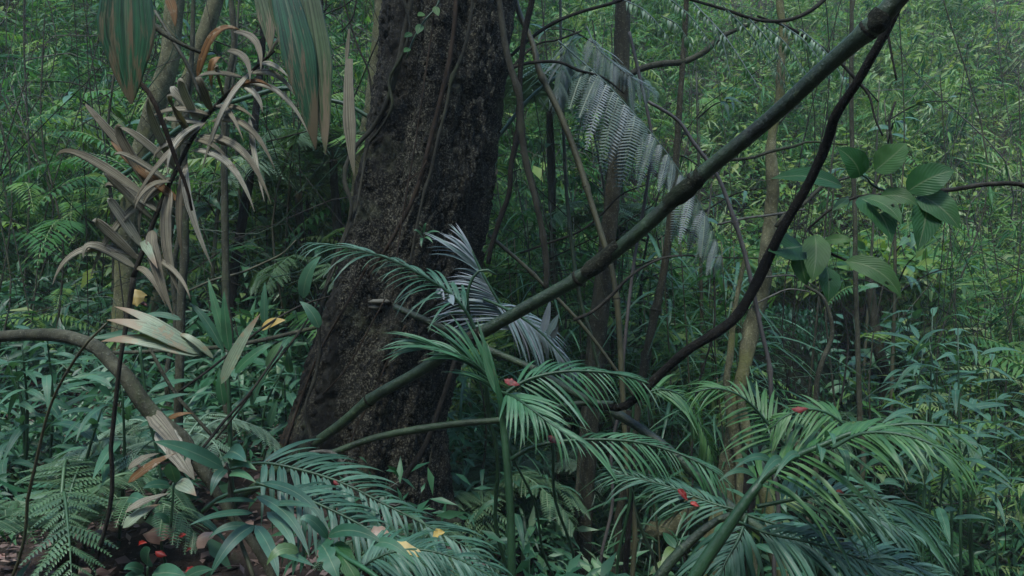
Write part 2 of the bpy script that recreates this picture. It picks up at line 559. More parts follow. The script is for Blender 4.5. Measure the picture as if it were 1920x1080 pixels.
M['shrub'] = leaf_mat('undergrowth leaf', [(0, (0.02, 0.08, 0.04)), (0.55, (0.04, 0.13, 0.06)), (0.85, (0.075, 0.17, 0.08)), (1, (0.15, 0.20, 0.05))], 0.4, 0.25, spec=0.5, pinnate=6)
M['lance'] = leaf_mat('lance leaf', [(0, (0.022, 0.08, 0.042)), (1, (0.06, 0.155, 0.085))], 0.45, 0.25, spec=0.35)
M['grass'] = leaf_mat('bamboo grass blade', [(0, (0.02, 0.085, 0.035)), (0.6, (0.04, 0.13, 0.055)), (1, (0.09, 0.2, 0.10))], 0.42, 0.3, vein_bump=0.1)
M['red'] = leaf_mat('red fallen leaf', [(0, (0.15, 0.010, 0.010)), (1, (0.26, 0.02, 0.012))], 0.45, 0.2, spec=0.4, spot=(0.07, 0.018, 0.012), spot_amt=0.52)
M['yellow'] = leaf_mat('yellow fallen leaf', [(0, (0.36, 0.26, 0.06)), (1, (0.36, 0.28, 0.10))], 0.5, 0.2)
M['litter'] = leaf_mat('brown fallen leaf', [(0, (0.10, 0.055, 0.045)), (0.5, (0.20, 0.13, 0.10)), (1, (0.30, 0.22, 0.16))], 0.6, 0.1, spot=(0.06, 0.04, 0.03), spot_amt=0.6)
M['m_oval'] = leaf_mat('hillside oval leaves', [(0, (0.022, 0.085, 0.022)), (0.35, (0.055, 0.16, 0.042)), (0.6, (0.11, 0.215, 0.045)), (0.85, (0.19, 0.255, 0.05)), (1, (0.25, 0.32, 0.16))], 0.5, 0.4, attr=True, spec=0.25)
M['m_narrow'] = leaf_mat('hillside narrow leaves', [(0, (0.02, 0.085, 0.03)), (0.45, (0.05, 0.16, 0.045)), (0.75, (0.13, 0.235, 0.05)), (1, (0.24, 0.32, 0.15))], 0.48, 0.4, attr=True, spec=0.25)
M['m_broad'] = leaf_mat('undergrowth broad leaves', [(0, (0.018, 0.07, 0.032)), (0.5, (0.035, 0.125, 0.055)), (0.85, (0.075, 0.18, 0.08)), (1, (0.16, 0.26, 0.14))], 0.45, 0.28, attr=True, spec=0.35)
M['m_litter'] = leaf_mat('litter bits', [(0, (0.05, 0.03, 0.025)), (0.5, (0.13, 0.085, 0.065)), (0.9, (0.24, 0.17, 0.13)), (1, (0.28, 0.05, 0.05))], 0.6, 0.1, attr=True)
M['trunk'] = bark_mat('big trunk bark', (0.003, 0.0032, 0.003), (0.0155, 0.0155, 0.0115), (0.145, 0.142, 0.098), 30, 0.51, (0.055, 0.062, 0.036), 0.57, 0.3, 1.0, patchy=True)
M['liana'] = bark_mat('liana bark', (0.017, 0.018, 0.013), (0.04, 0.04, 0.028), (0.085, 0.085, 0.06), 40, 0.58, (0.03, 0.042, 0.018), 0.53, 0.4, 0.8)
M['root'] = bark_mat('brown root', (0.016, 0.012, 0.008), (0.04, 0.03, 0.02), (0.075, 0.062, 0.042), 40, 0.60, None, 0.6, 0.3, 0.7)
M['dark_branch'] = bark_mat('dark branch bark', (0.005, 0.0055, 0.005), (0.016, 0.0155, 0.012), (0.10, 0.095, 0.07), 46, 0.58, None, 0.6, 0.6, 1.0)
M['bamboo'] = bark_mat('bamboo skin', (0.009, 0.020, 0.011), (0.022, 0.044, 0.018), (0.058, 0.085, 0.04), 15, 0.55, (0.007, 0.010, 0.007), 0.52, 0.35, 0.6, 0.45)
M['bamboo_tan'] = bark_mat('old tan cane', (0.03, 0.032, 0.016), (0.07, 0.07, 0.034), (0.12, 0.12, 0.07), 20, 0.6, (0.03, 0.042, 0.018), 0.55, 0.3, 0.4, 0.55)
M['bamboo_ring'] = bark_mat('bamboo node', (0.009, 0.010, 0.008), (0.02, 0.02, 0.014), (0.06, 0.058, 0.04), 50, 0.6, None, 0.6, 1.0, 0.5)
M['green_stem'] = bark_mat('green stem', (0.013, 0.042, 0.018), (0.024, 0.065, 0.028), (0.05, 0.095, 0.045), 14, 0.64, (0.03, 0.04, 0.02), 0.62, 0.3, 0.3, 0.4)
M['sapling'] = bark_mat('sapling bark', (0.03, 0.033, 0.022), (0.075, 0.077, 0.05), (0.16, 0.165, 0.12), 34, 0.56, (0.05, 0.07, 0.028), 0.54, 0.5, 0.8)
M['pale'] = bark_mat('pale mossy bark', (0.06, 0.062, 0.034), (0.15, 0.148, 0.08), (0.27, 0.27, 0.16), 26, 0.54, (0.13, 0.14, 0.05), 0.50, 0.6, 1.0)
M['brown_trunk'] = bark_mat('brown trunk', (0.022, 0.022, 0.014), (0.06, 0.058, 0.036), (0.15, 0.15, 0.10), 26, 0.55, (0.12, 0.075, 0.03), 0.66, 0.3, 0.9)
M['sheath'] = bark_mat('rough culm sheath', (0.007, 0.009, 0.007), (0.024, 0.027, 0.017), (0.10, 0.10, 0.07), 40, 0.54, (0.02, 0.032, 0.016), 0.5, 0.6, 1.0)
M['shade_fill'] = bark_mat('dark mound shade', (0.006, 0.008, 0.006), (0.02, 0.026, 0.016), (0.06, 0.066, 0.045), 18, 0.6, (0.012, 0.028, 0.012), 0.5, 1, 1.0)  # near black colour stands in for the shade in the hollow
M['twig'] = bark_mat('grey twig', (0.06, 0.06, 0.048), (0.12, 0.12, 0.095), (0.19, 0.19, 0.155), 40, 0.6, None, 0.6, 1, 0.4)
M['fine_twig'] = bark_mat('fine dark twig', (0.012, 0.012, 0.010), (0.035, 0.034, 0.025), (0.08, 0.078, 0.058), 40, 0.6, None, 0.6, 1, 0.4)
M['violet'] = bark_mat('violet grey cane', (0.035, 0.035, 0.032), (0.075, 0.07, 0.062), (0.13, 0.125, 0.11), 30, 0.6, None, 0.6, 0.4, 0.4, 0.6)
M['soil'] = bark_mat('forest soil', (0.02, 0.015, 0.011), (0.05, 0.037, 0.028), (0.10, 0.075, 0.055), 12, 0.6, (0.03, 0.045, 0.02), 0.6, 1, 0.9)

# ------------------------------------------------------------------ ground
def build_ground():
    xs = np.concatenate([np.linspace(-60, -9, 12), np.linspace(-8.5, 8.5, 110), np.linspace(9, 60, 12)])
    ys = np.concatenate([np.linspace(-40, -1, 10), np.linspace(-0.6, 9, 80), np.linspace(9.3, 17, 26), np.linspace(18, 90, 14)])
    V = [(x, y, terrain(x, y)) for y in ys for x in xs]
    n = len(xs)
    F = [(j * n + i, j * n + i + 1, (j + 1) * n + i + 1, (j + 1) * n + i) for j in range(len(ys) - 1) for i in range(n - 1)]
    o = link('ground', mesh('ground', V, F, M['soil']))
    tagv(o, 'dark forest soil rising to a wooded bank', None, None, 'structure')
build_ground()

# ------------------------------------------------------------------ the big leaning tree
def build_big_tree():
    D = 3.05
    tab = [(-900, 790, 1035), (-500, 760, 1010), (-200, 738, 985), (0, 722, 962), (120, 714, 950), (250, 692, 930), (360, 668, 915), (500, 640, 893),
           (600, 612, 868), (700, 576, 845), (780, 548, 832), (860, 516, 828), (930, 476, 836), (1000, 436, 850), (1100, 390, 870)]
    rows, cols = 480, 280
    ty = np.array([t[0] for t in tab]); tl = np.array([t[1] for t in tab]); tr = np.array([t[2] for t in tab])
    base = P(665, 1000, D)
    V, F = [], []
    for i in range(rows):
        py = -900 + 2000 * (i / (rows - 1))
        l, r = np.interp(py, ty, tl), np.interp(py, ty, tr)
        c = P((l + r) / 2, py, D); hw = W(r - l, D) / 2
        z = c.z
        low = smooth(ZC - 0.25, ZC - 1.0, z)
        for k in range(cols):
            th = 2 * math.pi * k / cols
            cx, sy = math.cos(th), math.sin(th)
            rr = hw
            # flutes and buttresses
            rr *= 1 + 0.045 * math.sin(5 * th + 0.8 + z * 0.5) + 0.03 * math.sin(9 * th + z * 1.3)
            rr *= 1 - (0.05 + 0.12 * low) * math.exp(-((th - 4.45 + 0.15 * (z - ZC)) / 0.22) ** 2) - (0.03 + 0.08 * low) * math.exp(-((th - 5.25) / 0.16) ** 2)
            q = Vector((cx * hw * 1.0, sy * hw, z * 0.42))
            rr += 0.022 * mnoise.noise(q * 9) + 0.013 * mnoise.noise(q * 23 + Vector((5, 1, 2)))
            q2 = Vector((cx * hw, sy * hw, z * 0.75))
            pl = mnoise.noise(q2 * 48 + Vector((9, 9, 1)))
            rr += 0.007 * pl + 0.005 * mnoise.noise(Vector((cx * hw, sy * hw, z)) * 110)
            q3 = Vector((cx * hw, sy * hw, z * 0.28)) + Vector((0.02, 0, 0)) * pl
            rr -= 0.016 * max(0.0, 1 - abs(mnoise.noise(q3 * 17)) * 7) + 0.008 * max(0.0, 1 - abs(mnoise.noise(q2 * 37)) * 6)
            V.append(Vector((c.x + cx * rr, c.y + sy * rr * 0.95, z)) - base)
    for i in range(rows - 1):
        for k in range(cols):
            F.append((i * cols + k, (i + 1) * cols + k, (i + 1) * cols + (k + 1) % cols, i * cols + (k + 1) % cols))
    root = empty('big_tree', base, 'massive dark leaning tree trunk with rough speckled bark and lianas on it', 'tree')
    link('trunk', mesh('trunk', V, F, M['trunk']), root)
    # loose bark flakes on the right flank
    for k in range(34):
        px, py = random.gauss(905, 16), random.uniform(10, 330)
        px += (170 - py) * 0.11
        a = P(px, py, D - 0.235 + 0.05 * ((px - 840) / 110) ** 2)
        ln = random.uniform(0.025, 0.07)
        b = a + Vector((random.gauss(0, 0.008), -0.004, -ln))
        leaf('bark_flake', root, a, (a + b) / 2 + Vector((0, -0.014, 0)), b, ln * random.uniform(0.25, 0.5), (0.25, -1, 0.2), M['trunk'],
             prof='oval', cols=2, rows=4, ragged=0.5, fold=-0.3)
    # bracket fungus
    for (px, py, s) in ((712, 566, 0.05), (706, 576, 0.035)):
        c = P(px, py, D - 0.285) - base
        Vb, Fb = [], []
        for j, (rr, zz) in enumerate(((0.0, 0.012), (0.6, 0.010), (1.0, 0.0), (0.6, -0.008), (0.0, -0.01))):
            for k in range(10):
                th = math.pi * 2 * k / 10
                Vb.append(c + Vector((math.cos(th) * rr * s, math.sin(th) * rr * s * 0.8, zz)))
        for j in range(4):
            for k in range(10):
                Fb.append((j * 10 + k, j * 10 + (k + 1) % 10, (j + 1) * 10 + (k + 1) % 10, (j + 1) * 10 + k))
        link('bracket_fungus', mesh('bracket_fungus', Vb, Fb, M['twig']), root)
build_big_tree()

TD = 2.76  # front of the trunk
# lianas on and beside the trunk ----------------------------------------------------
stem('twisted_liana', 'thick grey green liana hugging the upper left edge of the big trunk', 'vine',
     [(775, -60, TD + .02, 12.0), (770, 0, TD, 12.0), (757, 60, TD - .01, 12.8), (745, 120, TD, 12.8), (724, 195, TD + .04, 13.5), (700, 240, TD + .08, 11.2), (668, 278, TD + .05, 10.5),
      (652, 310, TD, 9.8), (648, 345, TD - .03, 9.0), (660, 385, TD - .05, 9.0), (652, 430, TD - .05, 9.8), (628, 490, TD - .06, 10.5), (610, 550, TD - .07, 10.5), (598, 610, TD - .08, 9.0),
      (600, 665, TD - .09, 9.0), (590, 715, TD - .1, 8.2), (574, 765, TD - .12, 8.2), (582, 815, TD - .13, 9.0), (592, 850, TD - .16, 7.5)], M['liana'], rough=0.2, wob=0.006, knots=4)
stem('twisted_liana', 'second liana strand coiling round the thick one at upper left of the trunk', 'vine',
     [(750, -60, TD, 6.8), (757, 0, TD - .02, 6.8), (768, 50, TD - .03, 6.8), (752, 105, TD - .03, 7.5), (728, 150, TD, 6.8), (735, 200, TD - .01, 7.5), (712, 245, TD + .04, 6.8), (690, 275, TD + .08, 6.8),
      (680, 330, TD + .04, 6.0), (668, 390, TD - .01, 6.0), (650, 440, TD - .07, 6.0), (620, 520, TD - .09, 6.0), (575, 600, TD - .12, 5.2), (540, 650, TD - .15, 5.2), (500, 700, TD - .18, 5.2), (430, 790, TD - .2, 5.2), (360, 880, TD - .22, 5.2), (300, 970, TD - .25, 4.5)],
     M['liana'], rough=0.15, ground=True, wob=0.005)
stem('hanging_vine', 'thin straight brown vine hanging down the middle of the big trunk', 'vine',
     [(818, -40, TD - .03, 3.8), (812, 40, TD - .04, 3.8), (796, 150, TD - .04, 3.8), (780, 260, TD - .05, 3.8), (765, 345, TD - .05, 3.8), (748, 450, TD - .05, 3.5), (735, 560, TD - .05, 3.5)], M['root'], rough=0.05, seg=6)
stem('hanging_vine', 'knotted grey vine snaking down the trunk from top right of centre', 'vine',
     [(888, -40, TD - .02, 6.8), (884, 20, TD - .03, 6.8), (872, 90, TD - .04, 7.5), (848, 150, TD - .05, 7.5), (837, 200, TD - .05, 8.2), (820, 260, TD - .06, 7.5), (808, 320, TD - .06, 8.2), (795, 365, TD - .06, 7.5), (780, 440, TD - .06, 6.8), (768, 500, TD - .06, 6.0)],
     M['liana'], rough=0.22, wob=0.006, knots=5)
stem('climbing_root', 'flat reddish brown root running down the trunk beside the knotted vine', 'root',
     [(855, -40, TD + .0, 10.5), (852, 40, TD - .01, 10.5), (842, 110, TD - .01, 11.2), (826, 180, TD - .02, 12.0), (806, 270, TD - .03, 11.2), (780, 360, TD - .03, 10.5), (740, 440, TD - .02, 9.0), (690, 520, TD + .02, 7.5)], M['root'], rough=0.2, wob=0.004)
stem('climbing_root', 'brown root slanting across the lower left flank of the trunk', 'root',
     [(690, 495, TD + .02, 5.2), (650, 570, TD + .02, 6.0), (615, 630, TD + .06, 6.0), (590, 680, TD + .1, 6.0), (560, 760, TD + .1, 6.8), (540, 820, TD + .08, 6.8), (520, 880, TD + .05, 7.5)], M['root'], rough=0.15, ground=True)
stem('climbing_root', 'long dark root edging the lower right side of the trunk', 'root',
     [(862, 640, TD + .14, 9.0), (846, 700, TD + .04, 11.2), (822, 770, TD - .02, 12.8), (800, 830, TD - .06, 13.5), (770, 880, TD - .08, 15.0), (735, 930, TD - .1, 16.5)], M['dark_branch'], rough=0.18, ground=True)
stem('climbing_root', 'thin pale root below the trunk right edge ending in dark undergrowth', 'root',
     [(830, 760, TD + .0, 3.8), (812, 830, TD - .04, 3.8), (800, 900, TD - .07, 3.8), (785, 945, TD - .08, 3.8)], M['liana'], rough=0.1, ground=True)
for i, (pp, lab) in enumerate((
        ([(760, 610, TD - .06, 3.5), (725, 680, TD - .06, 3.5), (700, 740, TD - .07, 3.5), (660, 820, TD - .07, 3.5), (640, 900, TD - .05, 3.5)], 'hair thin root curving down the shaded trunk foot'),
        ([(722, 560, TD - .06, 3.5), (690, 620, TD - .06, 3.5), (650, 690, TD - .02, 3.5), (605, 740, TD + .02, 3.5)], 'hair thin root below the bracket fungus on the trunk'),
        ([(800, 300, TD - .05, 3.5), (790, 320, TD - .05, 3.5), (776, 330, TD - .05, 3.5), (760, 340, TD - .05, 3.5)], 'tiny side rootlet joining the knotted vine mid trunk'))):
    stem('hanging_vine', lab, 'vine', pp, M['root'], rough=0.05, seg=6)

# small climber with heart shaped leaves at the top of the trunk
root = empty('leafy_climber', P(770, 120, TD - .05), 'small climber with a few rounded green leaves near trunk top', 'vine')
C, rad = stem_curve([(835, -40, TD - .05, 4), (820, 10, TD - .05, 4), (795, 40, TD - .06, 4), (775, 75, TD - .05, 4), (762, 110, TD - .05, 3)])
V, F = tube_arrays(C - np.array(root.location), rad, 5)
link('stem', mesh('stem', V, F, M['green_stem']), root)
for b, t, wd in (((815, 12, 2.7), (822, 30, 2.68), 14), ((795, 25, 2.7), (783, 30, 2.67), 13), ((790, 45, 2.7), (782, 64, 2.68), 16), ((772, 62, 2.7), (758, 70, 2.67), 13), ((768, 90, 2.7), (757, 98, 2.67), 12)):
    leafpx('leaf', root, b, t, wd, M['bigleaf'], nrm=(0.1, -1, 0.3), prof='ovate', cols=4, rows=6)
root = empty('epiphyte', P(792, 440, TD - .07), 'tiny green sprig sprouting from the trunk above the silver palm', 'plant')
for b, t in (((792, 440, 2.69), (786, 424, 2.64)), ((794, 440, 2.69), (800, 418, 2.66)), ((795, 442, 2.69), (826, 436, 2.64)), ((792, 444, 2.69), (775, 432, 2.66)), ((795, 446, 2.69), (812, 456, 2.64)), ((792, 446, 2.69), (790, 465, 2.64))):
    leafpx('leaf', root, b, t, 6, M['palm'], bow=(0, -.02, .02), cols=2, rows=5)

# lianas right of the trunk
stem('hanging_liana', 'smooth brown liana hanging along the right edge of the big trunk', 'vine',
     [(925, -50, 2.78, 14), (936, 0, 2.76, 14), (945, 70, 2.74, 15), (958, 130, 2.73, 15), (974, 180, 2.72, 15), (978, 250, 2.72, 15), (988, 310, 2.72, 16), (1003, 370, 2.72, 15), (1018, 440, 2.72, 14), (1025, 500, 2.72, 14), (1024, 545, 2.72, 13)],
     M['liana'], rough=0.14, knots=3)
stem('hanging_liana', 'dark crooked liana crossing behind the smooth one right of trunk', 'vine',
     [(1004, -40, 2.95, 14), (996, 10, 2.95, 14), (984, 60, 2.95, 14), (976, 130, 2.94, 12), (974, 200, 2.93, 13), (970, 255, 2.92, 13), (958, 310, 2.9, 13), (955, 360, 2.9, 12), (938, 410, 2.9, 12), (922, 460, 2.9, 12), (915, 495, 2.9, 11)],
     M['dark_branch'], rough=0.16, knots=2)
stem('bamboo', 'tall slanting brown bamboo stem with knobby joints, right of trunk', 'bamboo',
     [(955, -50, 3.1, 13), (972, 20, 3.1, 13), (998, 80, 3.08, 13), (1012, 135, 3.06, 15), (1046, 205, 3.05, 15), (1080, 290, 3.04, 15), (1110, 385, 3.02, 14), (1132, 455, 3.0, 14), (1150, 520, 3.0, 14), (1160, 600, 3.0, 14), (1165, 690, 3.0, 14), (1170, 780, 3.0, 13), (1178, 900, 3.0, 12)],
     M['bamboo_tan'], rough=0.05, nodes=((1018, 150), (1103, 350), (1161, 560), (1173, 790)), node_w=0.015, node_h=0.3, ring=M['bamboo_ring'], ground=True)
stem('arching_branch', 'thin dark branch arching right from trunk into the silver fern', 'branch',
     [(944, 135, 3.0, 8), (975, 122, 3.0, 8), (1010, 116, 3.0, 8), (1050, 117, 3.02, 7), (1085, 132, 3.05, 7), (1130, 145, 3.1, 5), (1170, 175, 3.12, 4)], M['fine_twig'], rough=0.1)
stem('arching_branch', 'straight dark branch rising from trunk toward the top centre right', 'branch',
     [(952, 110, 3.25, 8), (995, 72, 3.25, 8), (1040, 42, 3.25, 9), (1090, 22, 3.26, 8), (1150, 5, 3.28, 8), (1230, -25, 3.3, 8)], M['fine_twig'], rough=0.14)
stem('bamboo', 'slim green bamboo stem leaning left of the joint knobbed one', 'bamboo',
     [(1050, -60, 3.35, 6), (1052, 100, 3.35, 7), (1056, 230, 3.35, 8), (1060, 330, 3.35, 8), (1066, 400, 3.35, 9), (1072, 460, 3.35, 9), (1082, 530, 3.35, 9), (1095, 590, 3.35, 9), (1106, 620, 3.35, 9), (1120, 680, 3.35, 8), (1150, 790, 3.35, 8)], M['bamboo'], rough=0.05, nodes=((1066, 425), (1083, 535)), node_h=0.25, ring=M['bamboo_ring'], ground=True)
stem('slanting_cane', 'blue green cane slanting up behind the lianas', 'cane',
     [(1075, 125, 3.6, 9), (1015, 165, 3.6, 9), (975, 205, 3.6, 10), (940, 250, 3.6, 9), (900, 290, 3.6, 9)], M['green_stem'], rough=0.05)
stem('slanting_cane', 'brown jointed cane slanting down right below the lianas', 'cane',
     [(915, 440, 3.2, 9), (945, 465, 3.2, 9), (985, 500, 3.2, 9), (1020, 535, 3.2, 9), (1060, 575, 3.2, 9), (1100, 620, 3.2, 9), (1145, 680, 3.2, 8), (1200, 760, 3.2, 8)], M['bamboo_tan'], rough=0.08, nodes=((1005, 518),), node_h=0.4, ring=M['bamboo_ring'])
stem('bare_twig', 'long thin twig rising right across the bamboo stems', 'twig', [(975, 475, 3.4, 5), (1030, 455, 3.4, 5), (1085, 435, 3.4, 5), (1125, 405, 3.4, 5), (1165, 365, 3.4, 4), (1215, 345, 3.4, 3)], M['fine_twig'], seg=6)
stem('bare_twig', 'rusty dark twig rising right beneath the big culm', 'twig', [(1075, 600, 2.9, 9), (1110, 585, 2.9, 9), (1145, 555, 2.9, 9), (1185, 515, 2.9, 7), (1240, 485, 2.95, 5), (1300, 478, 3.0, 3)], M['fine_twig'], seg=7)
stem('bare_twig', 'slender upright dark twig standing right of the trunk foot', 'twig', [(1338, 500, 3.4, 4), (1340, 560, 3.4, 5), (1338, 620, 3.4, 5), (1322, 680, 3.4, 5), (1305, 740, 3.4, 5), (1298, 830, 3.4, 5)], M['fine_twig'], seg=6, ground=True)

# ------------------------------------------------------------------ the big diagonal culm and the other canes
stem('bamboo_culm', 'thick dark green bamboo culm crossing diagonally in front of the big trunk', 'bamboo',
     [(1760, -90, 1.36, 52), (1680, 0, 1.42, 52), (1640, 45, 1.45, 50), (1560, 115, 1.53, 44), (1440, 225, 1.66, 41), (1310, 332, 1.8, 40), (1200, 432, 1.92, 37), (1095, 515, 2.04, 36), (980, 580, 2.14, 34), (865, 645, 2.24, 33),
      (780, 700, 2.32, 30), (700, 745, 2.38, 28), (640, 795, 2.43, 26), (580, 838, 2.48, 26), (530, 872, 2.52, 25), (470, 920, 2.57, 24)],
     M['bamboo'], rough=0.04, seg=16, slim=0.72, wob=0.0015, nodes=((1640, 48), (1310, 332), (1090, 517), (865, 646), (697, 748), (572, 843)), node_w=0.018, node_h=0.22, ring=M['bamboo_ring'], ground=True)
culm = bpy.data.objects['bamboo_culm']
for pa in ([(1318, 326, 1.79, 42), (1300, 342, 1.81, 45), (1270, 368, 1.84, 42), (1245, 392, 1.87, 38)], [(1165, 458, 1.96, 38), (1140, 478, 1.99, 41), (1115, 500, 2.01, 41), (1098, 514, 2.03, 38)],
           [(905, 622, 2.2, 34), (885, 634, 2.22, 36), (866, 646, 2.24, 35)], [(1660, 22, 1.435, 52), (1645, 42, 1.448, 54), (1630, 55, 1.46, 50)], [(600, 822, 2.465, 27), (575, 842, 2.483, 31), (556, 855, 2.5, 27)]):
    C, rad = stem_curve(pa, 22)
    V, F = tube_arrays(C - np.array(culm.location), rad * (0.70 + 0.085 * np.sin(np.linspace(0, math.pi, 22)) ** 0.5), 18, 0.3, random.random() * 9, cap=False)
    link('dark_sheath', mesh('dark_sheath', V, F, M['sheath']), culm)
stem('dark_branch', 'nearly black crooked branch curving down from the culm top right', 'branch',
     [(1700, -20, 1.5, 22), (1672, 40, 1.52, 22), (1640, 95, 1.55, 22), (1600, 160, 1.6, 22), (1562, 215, 1.65, 24), (1545, 270, 1.7, 24), (1515, 340, 1.75, 24), (1470, 420, 1.8, 24), (1435, 495, 1.85, 25), (1405, 560, 1.88, 27), (1370, 607, 1.9, 26), (1290, 655, 1.95, 24), (1245, 695, 2.0, 22), (1205, 737, 2.02, 22), (1165, 768, 2.04, 20), (1115, 766, 2.06, 14)],
     M['dark_branch'], rough=0.2, seg=12, nodes=(), wob=0.012, slim=0.74)
stem('old_cane', 'tan cane with a cut end passing behind the culm to lower right', 'cane',
     [(740, 575, 2.42, 15), (800, 602, 2.4, 17), (868, 634, 2.38, 18), (930, 662, 2.35, 17), (1000, 692, 2.3, 17), (1080, 738, 2.22, 19), (1160, 778, 2.12, 20), (1240, 832, 2.02, 22), (1310, 895, 1.95, 24), (1350, 935, 1.9, 26), (1420, 990, 1.84, 26), (1520, 1060, 1.78, 26), (1620, 1130, 1.7, 26)],
     M['bamboo'], rough=0.06, seg=12, nodes=((1000, 692), (1160, 776)), node_h=0.2, ring=M['bamboo_ring'])
stem('green_cane', 'smooth dark green cane running level below the culm', 'cane',
     [(540, 885, 2.45, 15), (610, 855, 2.42, 15), (700, 822, 2.38, 16), (790, 804, 2.34, 17), (870, 793, 2.3, 16), (940, 787, 2.26, 15), (1020, 768, 2.22, 14), (1090, 756, 2.2, 14), (1150, 757, 2.18, 13)],
     M['bamboo'], rough=0.03, seg=12, nodes=((790, 804), (615, 853)), node_h=0.14, ring=M['bamboo'])
stem('dry_twig', 'pale grey forked dry twig lying over the cane at the trunk foot', 'twig',
     [(555, 862, 2.3, 8), (585, 848, 2.28, 9), (620, 848, 2.26, 8), (640, 862, 2.25, 8), (650, 895, 2.24, 7), (668, 920, 2.23, 6), (700, 935, 2.22, 5), (740, 948, 2.2, 4), (760, 940, 2.2, 3)], M['twig'], rough=0.1, seg=7, nodes=(0.32,), node_w=0.01, node_h=0.4)
stem('dry_twig', 'short thin dry twig poking up from the cane at the trunk foot', 'twig', [(595, 905, 2.3, 5), (625, 882, 2.3, 4), (655, 855, 2.32, 3)], M['twig'], seg=6)
stem('dry_twig', 'fine bare twig low on the trunk foot above the fern', 'twig', [(700, 935, 2.4, 4), (730, 915, 2.4, 4), (752, 900, 2.42, 3)], M['twig'], seg=6)

# ------------------------------------------------------------------ leaf templates
T = {}
T['palm'] = [leaflet_template('palm_leaflet', M['palm'], d, 0.35, 0.066, side=s) for d, s in ((0.15, 0.02), (0.28, -0.02), (0.4, 0.03), (0.22, 0.0))]
T['palm_dark'] = [leaflet_template('palm_leaflet', M['palm_dark'], d, 0.35, 0.066, side=s) for d, s in ((0.25, 0.03), (0.4, -0.04), (0.55, 0.05))]
T['palm_yellow'] = [leaflet_template('palm_leaflet', M['palm_yellow'], d, 0.3, 0.072, side=s) for d, s in ((0.18, 0.02), (0.28, -0.02), (0.38, 0.03))]
T['silver'] = [leaflet_template('silver_leaflet', M['silver'], d, 0.2, 0.075, side=s) for d, s in ((0.2, 0.03), (0.35, -0.03), (0.45, 0.0))]
T['pinna_silver'] = [pinna_template('silver_pinna', M['silver_fern'], 24, d, pl_, 0.024) for d, pl_ in ((0.2, .11), (0.45, .09), (0.7, .13), (0.9, .10))]
T['pinna_fern'] = [pinna_template('fern_pinna', M['fern'], 13, d) for d in (0.15, 0.35)]
T['pinna_light'] = [pinna_template('fern_pinna', M['fern_light'], 13, d) for d in (0.15, 0.4)]
T['pinna_over'] = [leaflet_template('fern_pinnule', mm_, d, 0.2, 0.22, prof='lance', rows=4) for mm_, d in ((M['fern'], 0.3), (M['palm_yellow'], 0.6), (M['fern_light'], 0.4))]
T['pteris'] = [leaflet_template('strap_leaflet', M['palm_dark'], d, 0.15, 0.13, prof='lance', side=s, rows=8) for d, s in ((0.3, 0.03), (0.5, -0.03), (0.65, 0.06))]
T['shrub'] = [leaflet_template('shrub_leaf', M['shrub'], d, 0.2, 0.34, prof='ovate', side=s) for d, s in ((0.15, 0.04), (0.35, -0.05), (0.5, 0.02))]
T['lance'] = [leaflet_template('lance_leaf', M['lance'], d, 0.2, 0.17, prof='lance', side=s) for d, s in ((0.2, 0.05), (0.4, -0.06), (0.6, 0.02))]
T['grass'] = [leaflet_template('grass_blade', M['grass'], d, 0.3, 0.05, prof='lance', side=s, rows=8) for d, s in ((0.3, 0.05), (0.6, -0.06), (0.9, 0.03))]
T['litter'] = [leaflet_template('fallen_leaf', M['litter'], d, f, 0.45, prof='ovate', side=s) for d, f, s in ((0.1, 0.3, 0.04), (0.2, -0.4, -0.05), (-0.15, 0.5, 0.02))]

# ------------------------------------------------------------------ palms in the middle
# young palm whose green stalk rises from the bottom centre
pm = empty('young_palm', P(962, 1180, 1.95), 'young palm with an upright green stalk at bottom centre', 'palm')
C, rad = stem_curve([(962, 1180, 1.95, 17), (960, 1080, 1.95, 16), (957, 960, 1.96, 15), (950, 860, 1.98, 15), (944, 800, 2.0, 14), (940, 770, 2.0, 12), (938, 735, 2.0, 9)])
C, rad = C[::-1], rad[::-1]
C, rad = to_ground(C, rad)
V, F = tube_arrays(C - np.array(pm.location), rad, 12, 0.03)
link('stalk', mesh('stalk', V, F, M['green_stem']), pm)
C, rad = stem_curve([(958, 862, 1.97, 9), (975, 850, 1.97, 9), (1000, 838, 1.97, 8), (1040, 828, 1.97, 7)])
V, F = tube_arrays(C - np.array(pm.location), rad, 8)
link('side_stalk', mesh('side_stalk', V, F, M['green_stem']), pm)
frond(pm, [(940, 745, 2.0, 8), (910, 700, 1.98, 6), (875, 672, 1.95, 5), (830, 655, 1.92, 4), (780, 648, 1.9, 3)], T['palm'], M['green_stem'], n=26, L=0.2, ang=(24, 8), lift=0.0, wid=0.9, up=(0.1, -0.75, 0.65), t0=0.02)
frond(pm, [(938, 745, 2.0, 8), (985, 714, 2.0, 7), (1045, 698, 2.0, 6), (1110, 696, 2.0, 5), (1170, 704, 2.0, 4), (1225, 722, 2.0, 3)], T['palm'], M['green_stem'], n=25, L=0.22, ang=(52, 26), lift=-0.4, wid=0.8, up=(0, -0.6, 0.8))
frond(pm, [(940, 735, 2.0, 7), (965, 745, 1.92, 6), (1000, 770, 1.85, 5), (1040, 800, 1.8, 4), (1075, 822, 1.76, 3)], T['palm'], M['green_stem'], n=20, L=0.16, ang=(30, 12), lift=-0.1, up=(0.2, -0.8, 0.5))
frond(pm, [(1040, 828, 1.97, 7), (1110, 824, 1.96, 6), (1190, 828, 1.95, 5), (1260, 846, 1.93, 4), (1320, 872, 1.9, 3), (1365, 905, 1.88, 2)], T['palm'], M['green_stem'], n=25, L=0.19, ang=(50, 24), lift=-0.35, up=(0, -0.55, 0.85), wid=0.85)
